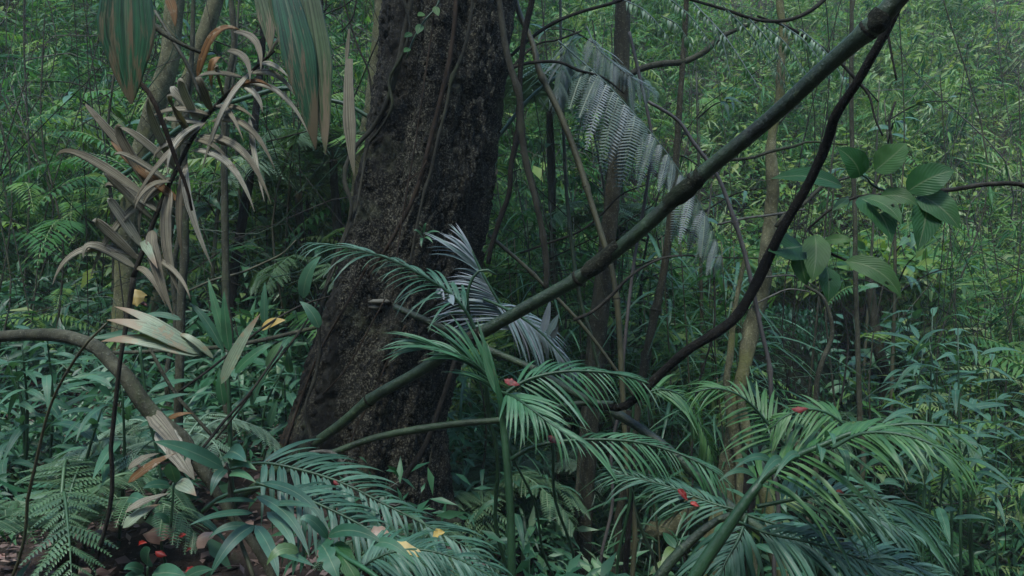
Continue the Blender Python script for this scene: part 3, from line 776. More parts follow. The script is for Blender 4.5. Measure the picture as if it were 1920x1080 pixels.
# narrow blades beside the stalk top
for b, t, wd, bw in (((938, 745, 1.98), (905, 640, 1.98), 14, (-.02, 0, 0)), ((940, 750, 1.98), (1065, 815, 1.8), 16, (.0, -.02, .05)), ((945, 780, 1.98), (925, 690, 1.95), 12, (0, -.02, 0))):
    leafpx('blade', pm, b, t, wd, M['palm'], bow=bw, cols=2, rows=8)

# palm with glaucous leaflets in front of the trunk foot
sp = empty('silver_palm', P(1090, 700, 2.3), 'palm frond with pale silvery violet leaflets behind the culm', 'palm')
frond(sp, [(985, 640, 2.42, 7), (950, 590, 2.42, 6), (920, 540, 2.42, 5), (898, 500, 2.42, 5), (884, 468, 2.42, 3)], T['silver'], M['green_stem'], n=58, L=0.27, ang=(64, 6), lift=0.02, up=(-0.15, -0.85, 0.5), wid=0.62, jit=0.02, sides=(-1,))
frond(sp, [(905, 560, 2.4, 6), (940, 575, 2.4, 6), (985, 600, 2.4, 5), (1030, 640, 2.4, 4), (1070, 690, 2.4, 3)], T['silver'], M['green_stem'], n=40, L=0.25, ang=(40, 8), lift=-0.2, up=(0.15, -0.7, 0.7), wid=0.6, jit=0.02)
for b, t, wd in (((1018, 625, 2.3), (1032, 562, 2.28), 15), ((1026, 630, 2.3), (1048, 588, 2.28), 15), ((1034, 635, 2.3), (1046, 612, 2.27), 11)):
    leafpx('leaflet', sp, b, t, wd, M['silver'], cols=2, rows=6, nrm=(0, -1, .3))
C, rad = stem_curve([(880, 590, 2.36, 5), (876, 560, 2.36, 6), (882, 530, 2.36, 6), (895, 510, 2.36, 6), (914, 506, 2.36, 5), (930, 515, 2.36, 4)])
V, F = tube_arrays(C - np.array(sp.location), rad, 7)
link('stalk', mesh('stalk', V, F, M['green_stem']), sp)

# drooping frond across the trunk to the left
dp = empty('drooping_palm', P(905, 660, 2.3), 'green palm frond arching left across the trunk with hanging leaflets', 'palm')
frond(dp, [(905, 660, 2.3, 8), (880, 595, 2.28, 7), (845, 552, 2.26, 6), (795, 518, 2.24, 6), (740, 490, 2.22, 5), (690, 473, 2.2, 4), (640, 462, 2.18, 3), (590, 456, 2.16, 2)], T['palm_dark'], M['green_stem'], n=33, L=0.21, ang=(62, 22), lift=-0.15, up=(0, -0.35, 0.9), wid=0.9, t0=0.2)
for b, t, wd in (((820, 540, 2.25), (833, 562, 2.2), 14), ((842, 552, 2.25), (850, 572, 2.2), 15)):
    leafpx('leaflet', dp, b, t, wd, M['silver'], cols=2, rows=5, nrm=(0, -1, .4))

# ------------------------------------------------------------------ palms at lower right
rp = empty('arching_palm', P(1262, 1180, 1.45), 'yellow green palm with a thick stalk arching up at lower right', 'palm')
def stalk(root, pts, mat=None, seg=10, name='stalk', ground=False):
    C, rad = stem_curve(pts)
    if ground: C, rad = to_ground(C[::-1], rad[::-1])
    V, F = tube_arrays(C - np.array(root.location), rad, seg, 0.03)
    return link(name, mesh(name, V, F, mat or M['green_stem']), root)
stalk(rp, [(1235, 1200, 1.45, 26), (1300, 1085, 1.45, 25), (1350, 1010, 1.45, 24), (1395, 945, 1.45, 20), (1425, 905, 1.45, 16)], ground=True)
stalk(rp, [(1205, 1130, 1.5, 20), (1260, 1050, 1.5, 20), (1330, 985, 1.5, 15), (1370, 965, 1.48, 12)], M['bamboo'], ground=True)
frond(rp, [(1395, 945, 1.45, 15), (1430, 898, 1.45, 14), (1480, 862, 1.44, 13), (1540, 835, 1.42, 11), (1610, 808, 1.4, 8), (1700, 795, 1.38, 6), (1780, 800, 1.36, 4)], T['palm_yellow'], M['green_stem'], n=27, L=0.2, ang=(58, 32), lift=-0.3, up=(0, -0.35, 0.9), t0=0.1)
frond(rp, [(1490, 865, 1.5, 7), (1455, 815, 1.5, 6), (1415, 765, 1.5, 5), (1380, 738, 1.5, 4), (1340, 728, 1.5, 3), (1300, 736, 1.5, 2)], T['palm_yellow'], M['green_stem'], n=22, L=0.12, ang=(58, 24), lift=-0.35, up=(-0.3, -0.5, 0.8), t0=0.08)
frond(rp, [(1600, 815, 1.48, 6), (1575, 790, 1.48, 5), (1545, 772, 1.48, 5), (1510, 768, 1.48, 4), (1470, 782, 1.48, 3), (1445, 805, 1.48, 2)], T['palm_yellow'], M['green_stem'], n=19, L=0.115, ang=(60, 28), lift=-0.35, up=(-0.2, -0.5, 0.85))
frond(rp, [(1560, 840, 1.3, 8), (1610, 815, 1.28, 7), (1670, 812, 1.25, 6), (1740, 830, 1.22, 5), (1810, 870, 1.2, 3)], T['palm_yellow'], M['green_stem'], n=20, L=0.13, ang=(58, 28), lift=-0.2, up=(0, -0.3, 0.95))
frond(rp, [(1420, 950, 1.5, 8), (1480, 938, 1.5, 7), (1540, 928, 1.5, 6), (1610, 930, 1.48, 5), (1680, 945, 1.46, 4), (1750, 975, 1.44, 3)], T['palm'], M['green_stem'], n=26, L=0.18, ang=(60, 30), lift=-0.2, up=(0, -0.4, 0.9))
frond(rp, [(1375, 975, 1.5, 7), (1440, 1000, 1.48, 6), (1530, 1020, 1.46, 5), (1620, 1050, 1.44, 4), (1720, 1090, 1.42, 3)], T['palm_dark'], M['green_stem'], n=28, L=0.22, ang=(52, 26), lift=-0.1, up=(0, -0.4, 0.9))
for b, t, wd, mt in (((1420, 900, 1.4), (1345, 905, 1.35), 12, 'lance'), ((1455, 875, 1.4), (1375, 880, 1.3), 16, 'lance'), ((1470, 865, 1.4), (1420, 910, 1.3), 17, 'lance'), ((1500, 855, 1.4), (1450, 900, 1.32), 14, 'lance'),
                     ((1570, 845, 1.35), (1590, 905, 1.3), 18, 'lance'), ((1545, 820, 1.4), (1565, 850, 1.32), 13, 'lance'), ((1530, 850, 1.38), (1540, 870, 1.3), 20, 'lance')):
    leafpx('leaflet', rp, b, t, wd, M[mt], bow=(0, -.02, .05), cols=2, rows=8)

lp = empty('low_palm', P(1180, 960, 1.9), 'low palm frond pointing left with fine leaflets beside the red leaf', 'palm')
frond(lp, [(1400, 960, 1.8, 6), (1340, 945, 1.84, 5), (1270, 918, 1.88, 4), (1210, 900, 1.9, 3), (1150, 886, 1.92, 2)], T['palm_dark'], M['green_stem'], n=28, L=0.16, ang=(45, 18), lift=-0.1, up=(0, -0.5, 0.85))
frond(lp, [(1400, 965, 1.8, 6), (1470, 990, 1.78, 6), (1540, 1030, 1.76, 5), (1600, 1075, 1.74, 3)], T['palm_dark'], M['green_stem'], n=26, L=0.2, ang=(50, 22), lift=-0.15, up=(0, -0.5, 0.85))
frond(lp, [(1400, 968, 1.8, 6), (1385, 1010, 1.76, 6), (1360, 1055, 1.72, 4), (1340, 1110, 1.7, 3)], T['palm_dark'], M['green_stem'], n=23, L=0.2, ang=(45, 18), lift=-0.2, up=(0, -0.7, 0.7))
mp_ = empty('hanging_palm', P(1300, 730, 2.6), 'yellowish palm frond hanging right of the dark branch', 'palm')
frond(mp_, [(1190, 745, 2.5, 5), (1240, 730, 2.5, 5), (1280, 745, 2.5, 4), (1310, 790, 2.5, 3), (1335, 850, 2.5, 2)], T['palm_yellow'], M['green_stem'], n=23, L=0.2, ang=(55, 18), lift=-0.2, up=(0, -0.5, 0.85))

# far right, low edge of the picture
ep = empty('edge_palm', P(1640, 1010, 1.7), 'blue green palm fronds along the lower right corner', 'palm')
frond(ep, [(1560, 945, 1.7, 6), (1610, 960, 1.68, 5), (1680, 985, 1.66, 4), (1760, 1020, 1.64, 3)], T['palm_dark'], M['green_stem'], n=28, L=0.18, ang=(48, 22), lift=-0.1, up=(0, -0.4, 0.9))
frond(ep, [(1540, 1060, 1.6, 6), (1600, 1045, 1.58, 5), (1680, 1050, 1.56, 4), (1780, 1085, 1.54, 3)], T['palm_dark'], M['green_stem'], n=28, L=0.2, ang=(48, 22), lift=-0.1, up=(0, -0.4, 0.9))

# ------------------------------------------------------------------ ferns and straps at lower left
bf = empty('broad_fern', P(470, 1010, 1.9), 'blue green fern with long drooping strap leaflets at lower left', 'fern')
frond(bf, [(430, 880, 1.95, 6), (490, 868, 1.92, 6), (560, 880, 1.9, 6), (640, 905, 1.88, 5), (720, 945, 1.86, 5), (800, 985, 1.84, 4), (880, 1030, 1.82, 3), (940, 1080, 1.8, 2)], T['palm_dark'], M['green_stem'], n=44, L=0.2, ang=(62, 28), lift=-0.05, up=(0.1, -0.5, 0.85), wid=1.25)
frond(bf, [(480, 905, 1.8, 6), (560, 930, 1.78, 5), (640, 965, 1.75, 5), (720, 1010, 1.72, 4), (800, 1060, 1.7, 3), (850, 1100, 1.7, 2)], T['palm_dark'], M['green_stem'], n=33, L=0.17, ang=(60, 25), lift=-0.1, up=(0.1, -0.5, 0.85), wid=1.2)
for b, t, wd, bw in (
        ((478, 985, 1.75), (392, 1085, 1.65), 26, (0, -.03, .05)), ((478, 985, 1.75), (522, 1085, 1.62), 24, (.03, -.03, .02)), ((500, 960, 1.75), (555, 1040, 1.62), 20, (.03, -.03, .03)),
        ((480, 930, 1.75), (580, 1045, 1.6), 20, (.04, -.02, .05)), ((490, 905, 1.78), (620, 1000, 1.62), 18, (.04, -.02, .06)), ((475, 962, 1.75), (355, 985, 1.6), 14, (0, -.02, .03)),
        ((480, 940, 1.75), (400, 945, 1.6), 12, (0, -.02, .02)), ((470, 990, 1.75), (390, 1010, 1.7), 16, (0, -.02, .04)), ((500, 950, 1.75), (600, 955, 1.6), 13, (0, -.02, .03)), ((520, 1035, 1.7), (590, 1062, 1.6), 16, (0, -.02, .02))):
    leafpx('strap_leaf', bf, b, t, wd, M['palm_dark'], bow=bw, cols=4, rows=10, prof='lance', fold=0.12)
stalk(bf, [(432, 895, 1.75, 6), (430, 930, 1.75, 7), (440, 985, 1.74, 7), (460, 1040, 1.72, 8), (478, 1090, 1.7, 8)], M['bamboo_tan'], 7)
stalk(bf, [(380, 960, 1.85, 10), (410, 935, 1.85, 9), (450, 920, 1.85, 8), (500, 912, 1.85, 7)], M['green_stem'], 7)
# leaf pair above it
lpair = empty('broad_seedling', P(420, 900, 1.72), 'seedling with long pointed grey green leaves above the strap fern', 'plant')
for b, t, wd, mt in (((420, 878, 1.72), (288, 828, 1.6), 30, 'lance'), ((425, 850, 1.74), (462, 866, 1.62), 36, 'palm_dark'), ((428, 872, 1.72), (482, 882, 1.66), 18, 'palm'), ((425, 880, 1.72), (395, 930, 1.66), 20, 'palm_dark'),
                     ((345, 862, 1.8), (378, 845, 1.75), 24, 'palm_dark'), ((430, 890, 1.7), (480, 905, 1.62), 16, 'palm'), ((260, 830, 1.7), (282, 820, 1.65), 16, 'lance')):
    leafpx('leaf', lpair, b, t, wd, M[mt], bow=(0, -.02, .03), cols=4, rows=10, prof='lance')
stalk(lpair, [(425, 868, 1.73, 5), (432, 900, 1.73, 6), (440, 960, 1.74, 6)], M['bamboo_tan'], 6)
# bottom middle broad leaves
bl = empty('toothed_plant', P(620, 1110, 1.45), 'broad toothed leaves with pale sheen at the bottom edge', 'plant')
for b, t, wd, mt, rg in (((615, 1005, 1.5), (720, 1020, 1.4), 26, 'lance', 0.1), ((600, 1020, 1.5), (640, 1100, 1.4), 34, 'lance', 0.9), ((615, 1010, 1.5), (560, 975, 1.45), 20, 'palm_dark', 0.1),
                         ((620, 1025, 1.5), (680, 1110, 1.4), 40, 'bigleaf', 0.2), ((700, 1020, 1.42), (780, 1060, 1.35), 20, 'lance', 0.1), ((560, 1035, 1.5), (500, 1060, 1.45), 22, 'shrub', 0.2)):
    leafpx('leaf', bl, b, t, wd, M[mt], bow=(0, -.03, .05), cols=6, rows=14, prof='lance', ragged=rg)
stalk(bl, [(612, 1012, 1.5, 9), (640, 1040, 1.45, 9), (690, 1070, 1.4, 9), (740, 1110, 1.36, 9)], M['palm'], 7)
fb = empty('arching_fern', P(850, 1130, 1.6), 'dark fern sweeping along the bottom edge left of the green stalk', 'fern')
frond(fb, [(640, 1105, 1.5, 6), (700, 1050, 1.5, 5), (770, 1030, 1.5, 5), (850, 1045, 1.5, 4), (930, 1085, 1.5, 3)], T['palm_dark'], M['green_stem'], n=33, L=0.14, ang=(60, 28), up=(0, -0.4, 0.9), lift=-0.1)

# seedlings with rounded leaves in the litter corner
sd = empty('litter_seedling', P(275, 1080, 1.7), 'dark seedling with ribbed oval leaves in the leaf litter corner', 'plant')
for b, t, wd in (((277, 1062, 1.7), (282, 1030, 1.66), 36), ((270, 1072, 1.7), (232, 1068, 1.64), 22), ((285, 1078, 1.7), (350, 1082, 1.62), 34), ((340, 1090, 1.7), (400, 1068, 1.62), 24), ((272, 1080, 1.7), (230, 1095, 1.62), 26)):
    leafpx('leaf', sd, b, t, wd, M['lance'], bow=(0, -.01, .02), cols=4, rows=8, prof='ovate')
sd2 = empty('litter_seedling', P(320, 960, 1.95), 'seedling with pale veined leaves left of the thick branch foot', 'plant')
for b, t, wd, mt in (((330, 905, 1.95), (318, 868, 1.9), 28, 'lance'), ((320, 912, 1.95), (268, 916, 1.88), 20, 'lance'), ((332, 905, 1.95), (368, 930, 1.88), 26, 'blade_pale'), ((318, 980, 1.95), (288, 968, 1.88), 16, 'lance'), ((240, 935, 1.9), (275, 945, 1.85), 22, 'lance')):
    leafpx('leaf', sd2, b, t, wd, M[mt], bow=(0, -.01, .02), cols=4, rows=8, prof='ovate')
stalk(sd2, [(325, 905, 1.95, 4), (324, 940, 1.95, 5), (320, 990, 1.95, 5)], M['green_stem'], 6)

# ------------------------------------------------------------------ dry palm frond at the left
dr = empty('dry_palm', P(250, 560, 1.7), 'dead palm frond with curled straw coloured leaflets at left', 'palm')
D0 = 1.7
stalk(dr, [(250, 520, D0, 10), (268, 470, D0, 9), (300, 385, D0, 9), (335, 310, D0, 8), (375, 235, D0, 8), (420, 182, D0, 7), (470, 135, D0, 6), (515, 95, D0, 5)], M['fine_twig'], 8)
dl = [  # base px, tip px, width, bow, material
    ((375, 238), (350, 160), 24, (-.03, -.05, .08), 'dry'), ((398, 212), (380, 150), 26, (-.01, -.06, .05), 'dry'), ((420, 183), (410, 130), 22, (0, -.05, .05), 'dry'),
    ((385, 225), (338, 165), 26, (-.05, -.05, .04), 'dry'), ((362, 262), (330, 185), 24, (-.04, -.04, .07), 'dry'),
    ((370, 150), (440, 62), 30, (-.01, -.03, .09), 'dry_brown'), ((438, 60), (482, 117), 22, (.05, -.02, .04), 'dry'), ((425, 95), (463, 138), 20, (.04, -.02, .03), 'dry'), ((398, 165), (412, 108), 34, (.0, -.05, .02), 'dry_brown'),
    ((490, 120), (535, 135), 16, (0, -.02, .02), 'dry'), ((470, 138), (545, 172), 18, (.02, -.02, .05), 'dry'), ((450, 160), (562, 232), 18, (.03, -.03, .08), 'dry'), ((430, 172), (500, 160), 14, (.02, -.02, .04), 'dry_brown'),
    ((395, 228), (500, 300), 20, (.03, -.03, .09), 'dry'), ((380, 258), (492, 360), 22, (.04, -.04, .09), 'dry'), ((360, 283), (462, 375), 22, (.04, -.04, .08), 'dry'), ((412, 205), (470, 216), 14, (.01, -.02, .03), 'dry'), ((467, 218), (492, 350), 15, (.0, -.02, .0), 'dry'),
    ((350, 310), (392, 470), 24, (-.03, -.04, .05), 'dry'), ((320, 350), (335, 520), 34, (-.03, -.03, .0), 'dry'), ((300, 380), (240, 250), 26, (-.08, -.03, .12), 'dry'), ((332, 322), (236, 245), 22, (-.03, -.03, .06), 'dry'), ((330, 318), (285, 195), 22, (-.03, -.03, .06), 'dry'),
    ((320, 345), (228, 290), 20, (-.03, -.03, .05), 'dry'), ((345, 385), (225, 270), 26, (-.06, -.03, .05), 'dry_brown'), ((300, 400), (210, 350), 22, (-.04, -.03, .06), 'dry'), ((290, 415), (205, 330), 20, (-.04, -.03, .06), 'dry'),
    ((285, 430), (320, 565), 34, (-.02, -.03, .05), 'dry'), ((270, 468), (215, 380), 28, (-.04, -.03, .08), 'dry'), ((262, 490), (190, 420), 26, (-.06, -.03, .08), 'dry'), ((268, 452), (292, 490), 26, (.0, -.02, .02), 'blade_pale'),
    ((258, 505), (170, 480), 26, (-.06, -.03, .09), 'dry'), ((310, 362), (180, 210), 24, (-.08, -.03, .1), 'dry'), ((300, 392), (130, 300), 26, (-.08, -.03, .12), 'dry'),
    ((262, 480), (120, 520), 24, (-.05, -.03, .1), 'dry'), ((352, 305), (345, 460), 20, (-.02, -.03, .02), 'dry'), ((405, 200), (450, 250), 16, (.01, -.03, .05), 'dry'), ((500, 108), (530, 60), 14, (.02, -.02, .02), 'dry')]
for k in range(16):
    f = random.random()
    bx_, by_ = np.interp(f, [0, .25, .5, .75, 1], [252, 300, 355, 425, 500]), np.interp(f, [0, .25, .5, .75, 1], [515, 385, 275, 178, 108])
    sx_ = random.choice((-1, -1, 1))
    ln = random.uniform(110, 180)
    tx_, ty_ = bx_ + sx_ * ln * random.uniform(0.2, 0.8), by_ + ln * random.uniform(-0.1, 0.9)
    dl.append(((bx_, by_), (tx_, ty_), random.uniform(14, 22), (sx_ * random.uniform(0, .06), -.03, random.uniform(.0, .06)), 'dry'))
for b, t, wd, bw, mt in dl:
    t = (b[0] + (t[0] - b[0]) * 1.15, b[1] + (t[1] - b[1]) * 1.15 + 8)
    leafpx('leaflet', dr, b + (D0,), t + (D0 - 0.06 + random.uniform(-.05, .05),), wd * 0.70, M[mt], bow=bw, cols=8, rows=14, prof='lance', fold=0.1, pleat=0.0026, curl=random.uniform(-0.1, 0.15), wave=0.06,
           twist=random.uniform(-0.4, 0.4), nrm=(random.uniform(-.3, .3), -0.8, 0.5), ragged=0.15)
# dry sheath hanging in front
dr2 = empty('dry_palm', P(300, 880, 2.0), 'collapsed dry palm leaf heaped under the thick grey branch', 'palm')
for b, t, wd, mt in (((300, 800, 2.1), (352, 880, 2.0), 40, 'dry'), ((280, 770, 2.1), (345, 850, 2.0), 30, 'dry'), ((320, 830, 2.05), (365, 900, 1.98), 34, 'dry'), ((240, 905, 1.9), (330, 850, 1.95), 18, 'dry_brown'),
                     ((240, 880, 1.9), (300, 850, 1.95), 14, 'dry'), ((230, 990, 1.8), (300, 945, 1.85), 20, 'blade_pale'), ((235, 960, 1.8), (320, 925, 1.85), 14, 'dry'), ((310, 790, 2.2), (362, 775, 2.2), 10, 'dry_brown')):
    leafpx('leaflet', dr2, b, t, wd, M[mt], bow=(0, -.02, .02), cols=6, rows=10, prof='lance', pleat=0.0016, ragged=0.3)

# large pleated blades hanging from above ------------------------------------------------
def blade(label, parts):
    b0 = parts[0]
    r = empty('pleated_blade', P(*b0[0]), label, 'palm leaf')
    for b, t, wd, mt, bw, tw in parts:
        leafpx('blade', r, b, t, wd, M[mt], bow=bw, nrm=(0.15, -1, 0.15), cols=14, rows=26, prof='blade', fold=0.05, pleat=0.0022, twist=tw, ragged=0.05)
blade('dark green pleated palm blade hanging at the top left corner', [((240, -120, 1.2), (246, 195, 1.22), 104, 'blade', (0, -.02, 0), 0.1)])
blade('green palm blade with dried brown edge hanging left of trunk', [((505, -100, 1.4), (592, 280, 1.42), 62, 'blade', (0.02, -.03, 0.03), -0.2), ((555, -100, 1.41), (610, 290, 1.43), 48, 'blade_dry', (0.03, -.02, 0.03), 0.2), ((495, -90, 1.42), (535, 110, 1.42), 26, 'blade_dry', (0, 0, 0.02), 0)])
blade('narrow grey dried blade hanging between the pleated blade and trunk', [((655, 110, 1.9), (664, 330, 1.9), 24, 'dry', (-.01, -.02, 0), 0.3), ((655, 55, 1.9), (648, 125, 1.9), 8, 'dry', (0, 0, 0), 0)])
blade('small yellow brown blade tip hanging from the top edge', [((470, -60, 1.6), (507, 95, 1.6), 34, 'blade_dry', (.02, 0, 0), 0.2)])
blade('brown pointed blade tip at top left beside the pale sapling', [((295, -40, 1.5), (328, 50, 1.5), 18, 'dry_brown', (.02, 0, 0), 0)])
# pale torn fan leaf
fl = empty('fan_leaf', P(375, 665, 1.6), 'pale torn fan shaped leaf at the left edge', 'palm leaf')
for b, t, wd in (((378, 664, 1.6), (200, 600, 1.55), 34), ((378, 666, 1.6), (190, 640, 1.55), 36), ((376, 664, 1.6), (215, 575, 1.58), 24), ((400, 672, 1.6), (330, 628, 1.6), 14)):
    leafpx('blade', fl, b, t, wd, M['blade_pale'], bow=(0, -.03, .04), nrm=(0, -0.7, 0.8), cols=10, rows=18, prof='lance', pleat=0.0018, fold=0.05, ragged=0.08)
stem('straw_branch', 'straw coloured crooked branch hanging through the dead palm frond', 'branch',
     [(215, 110, 1.5, 9), (242, 134, 1.5, 10), (280, 175, 1.5, 11), (297, 210, 1.5, 11), (318, 265, 1.52, 10), (335, 315, 1.54, 9), (350, 350, 1.55, 8), (360, 395, 1.56, 6)], M['root'], rough=0.15)
stem('straw_branch', 'dull brown dry stalk leaning beside the pleated corner blade', 'branch', [(285, 45, 1.45, 14), (310, 65, 1.45, 12), (345, 85, 1.45, 10), (375, 98, 1.45, 8)], M['sapling'], rough=0.2)
stem('straw_branch', 'thin pale petiole curving from top left into the dead frond', 'branch', [(290, 20, 1.55, 7), (320, 70, 1.55, 8), (345, 110, 1.55, 9), (362, 145, 1.56, 9), (378, 190, 1.56, 5)], M['bamboo_tan'], rough=0.1)

# ------------------------------------------------------------------ trees and saplings at the left
stem('pale_tree', 'pale lichen covered tree leaning behind the dead palm, left', 'tree',
     [(345, -80, 4.2, 44), (328, 0, 4.2, 42), (318, 110, 4.2, 42), (300, 170, 4.2, 44), (275, 250, 4.2, 42), (255, 330, 4.2, 44), (240, 450, 4.2, 46), (230, 600, 4.2, 46)], M['pale'], rough=0.08, ground=True, seg=14)
stem('pale_tree', 'greenish leaning tree behind the dry palm, right of the pale one', 'tree',
     [(425, -80, 4.6, 34), (405, 0, 4.6, 34), (385, 60, 4.6, 34), (365, 120, 4.6, 32), (345, 180, 4.6, 32), (325, 300, 4.6, 32), (310, 450, 4.6, 32)], M['pale'], rough=0.08, ground=True, seg=12)
stem('sapling', 'thin straight sapling crossing the dry palm top', 'sapling', [(365, -60, 3.6, 10), (362, 20, 3.6, 10), (360, 100, 3.6, 11), (352, 180, 3.6, 11), (345, 260, 3.6, 11), (340, 340, 3.6, 12)], M['sapling'], ground=True)
stem('sapling', 'slim knotty sapling in front of dry palm reaching the ground at left', 'sapling',
     [(356, 130, 2.55, 12), (350, 200, 2.55, 13), (345, 300, 2.55, 15), (347, 400, 2.55, 17), (346, 480, 2.55, 18), (340, 560, 2.55, 19), (338, 650, 2.55, 20), (335, 760, 2.55, 21), (334, 840, 2.55, 22)], M['sapling'], ground=True, nodes=((347, 490),), node_h=0.2)
stem('sapling', 'grey sapling stem standing between the dry palm and the trunk', 'sapling',
     [(430, -40, 3.3, 13), (436, 30, 3.3, 13), (438, 90, 3.3, 13), (425, 170, 3.3, 14), (420, 250, 3.3, 15), (421, 350, 3.3, 16), (422, 440, 3.3, 17), (424, 550, 3.3, 17)], M['sapling'], ground=True, nodes=((424, 520),), node_h=0.2)
stem('dark_sapling', 'nearly black thin trunk behind the grey sapling stem', 'tree', [(500, -60, 4.6, 14), (490, 100, 4.6, 16), (478, 230, 4.6, 18), (468, 330, 4.6, 20), (460, 380, 4.6, 22), (448, 450, 4.6, 22), (436, 530, 4.6, 24), (430, 600, 4.6, 24)], M['dark_branch'], ground=True)
stem('pale_tree', 'pale trunk rising close behind the big trunk left edge', 'tree', [(716, -60, 4.4, 28), (712, 30, 4.4, 28), (704, 120, 4.4, 28), (694, 200, 4.4, 28), (680, 270, 4.4, 28), (665, 400, 4.4, 28)], M['pale'], ground=True)
stem('green_branch', 'slim green branch slanting behind the hanging blades', 'branch', [(700, 225, 3.2, 10), (650, 196, 3.2, 10), (600, 184, 3.2, 10), (540, 166, 3.2, 11), (480, 178, 3.2, 11), (400, 205, 3.2, 11), (330, 245, 3.2, 11), (270, 300, 3.2, 11), (200, 350, 3.2, 11)], M['green_stem'], rough=0.06)
stem('thick_branch', 'thick bent grey branch coming in low at the left edge', 'branch',
     [(-160, 640, 2.5, 24), (-20, 632, 2.4, 26), (100, 628, 2.25, 30), (175, 648, 2.15, 32), (210, 680, 2.12, 33), (240, 712, 2.1, 35), (268, 755, 2.1, 36), (305, 795, 2.1, 36), (340, 820, 2.1, 36), (360, 855, 2.1, 32), (385, 890, 2.1, 26), (410, 930, 2.1, 20)], M['sapling'], rough=0.12, seg=14, ground=True)
stem('fallen_cane', 'grey fallen cane lying level behind the fan leaf', 'cane', [(180, 662, 2.9, 9), (260, 660, 2.9, 9), (340, 655, 2.9, 9), (420, 650, 2.9, 10), (490, 638, 2.9, 10), (560, 622, 2.9, 10), (600, 612, 2.9, 9)], M['sapling'], rough=0.08, nodes=((430, 648),))
stem('leaning_stick', 'thin dark straight stem slanting up from litter to the trunk', 'stem', [(270, 975, 2.0, 8), (320, 905, 2.05, 8), (380, 840, 2.1, 7), (420, 790, 2.15, 7), (470, 735, 2.2, 6), (530, 650, 2.3, 5)], M['fine_twig'], ground=False)
stem('leaning_stick', 'black thin stem slanting across behind the lance leaf', 'stem', [(335, 735, 2.5, 6), (390, 695, 2.5, 6), (440, 655, 2.5, 6), (500, 610, 2.55, 6), (560, 575, 2.6, 5), (620, 555, 2.6, 4)], M['fine_twig'], ground=False)
stem('leaning_stick', 'grey stick leaning below the fallen cane at left', 'stem', [(275, 640, 2.4, 7), (300, 690, 2.4, 8), (330, 740, 2.4, 8), (360, 775, 2.4, 8), (400, 820, 2.4, 8)], M['sapling'])
stem('leaning_stick', 'green upright stem left of the leaning grey stick', 'stem', [(262, 650, 2.3, 7), (268, 700, 2.3, 7), (276, 760, 2.3, 7)], M['green_stem'], ground=True)
stem('bare_twig', 'pale curving vine sagging through the left undergrowth', 'vine', [(355, 545, 3.4, 5), (400, 525, 3.4, 6), (450, 512, 3.4, 6), (490, 495, 3.4, 5), (530, 475, 3.4, 4), (555, 450, 3.4, 3)], M['bamboo_tan'], seg=6)
stem('bare_twig', 'dark wiry twig drooping from the top left of trunk', 'twig', [(640, -20, 3.0, 4), (655, 40, 3.0, 4), (672, 90, 3.0, 5), (690, 130, 3.0, 5), (697, 180, 3.0, 4)], M['fine_twig'], seg=6)
stem('bare_twig', 'black twig fork left of the narrow dried blade', 'twig', [(640, 60, 2.6, 3), (660, 35, 2.6, 4), (668, 0, 2.6, 4), (670, -30, 2.6, 4)], M['fine_twig'], seg=6)
stem('bare_twig', 'thin bare twig reaching right from the hanging blades', 'twig', [(590, 38, 3.0, 3), (620, 22, 3.0, 3), (650, 8, 3.0, 4), (680, -20, 3.0, 4)], M['fine_twig'], seg=6)

# single broad blades in the left undergrowth
ug = empty('strap_plant', P(430, 720, 2.6), 'upright strap leaved plant with pale drooping blades left of trunk', 'plant')
for b, t, wd, mt, bw in (((415, 720, 2.4), (488, 588, 2.4), 24, 'blade_pale', (0, -.03, .02)), ((497, 610, 2.7), (497, 528, 2.7), 15, 'lance', (0, -.02, 0)), ((568, 560, 2.65), (602, 480, 2.6), 26, 'lance', (-.02, -.03, .03)), ((598, 615, 2.5), (562, 565, 2.5), 22, 'lance', (.02, -.02, .02)),
                         ((420, 660, 2.6), (355, 568, 2.6), 16, 'lance', (.0, -.02, .06)), ((425, 650, 2.6), (390, 520, 2.6), 16, 'palm', (0, -.02, .02)), ((430, 660, 2.6), (420, 545, 2.6), 18, 'palm', (0, -.02, 0)), ((470, 760, 2.6), (505, 690, 2.5), 18, 'lance', (0, -.02, .02)),
                         ((340, 600, 2.3), (260, 595, 2.3), 12, 'lance', (0, -.02, .03)), ((440, 700, 2.6), (520, 640, 2.6), 20, 'palm', (.0, -.02, .03)), ((500, 690, 2.6), (530, 640, 2.55), 18, 'shrub', (0, -.02, .02)), ((545, 700, 2.6), (540, 660, 2.55), 15, 'lance', (0, -.02, 0)),
                         ((490, 615, 2.6), (535, 600, 2.55), 22, 'yellow', (0, -.02, .01)), ((420, 760, 2.5), (412, 690, 2.5), 18, 'palm', (0, -.02, 0)), ((505, 800, 2.5), (520, 750, 2.45), 18, 'lance', (0, -.02, 0))):
    leafpx('blade', ug, b, t, wd, M[mt], bow=bw, cols=4, rows=12, prof='lance', fold=0.12, nrm=(0.1, -0.8, 0.5))

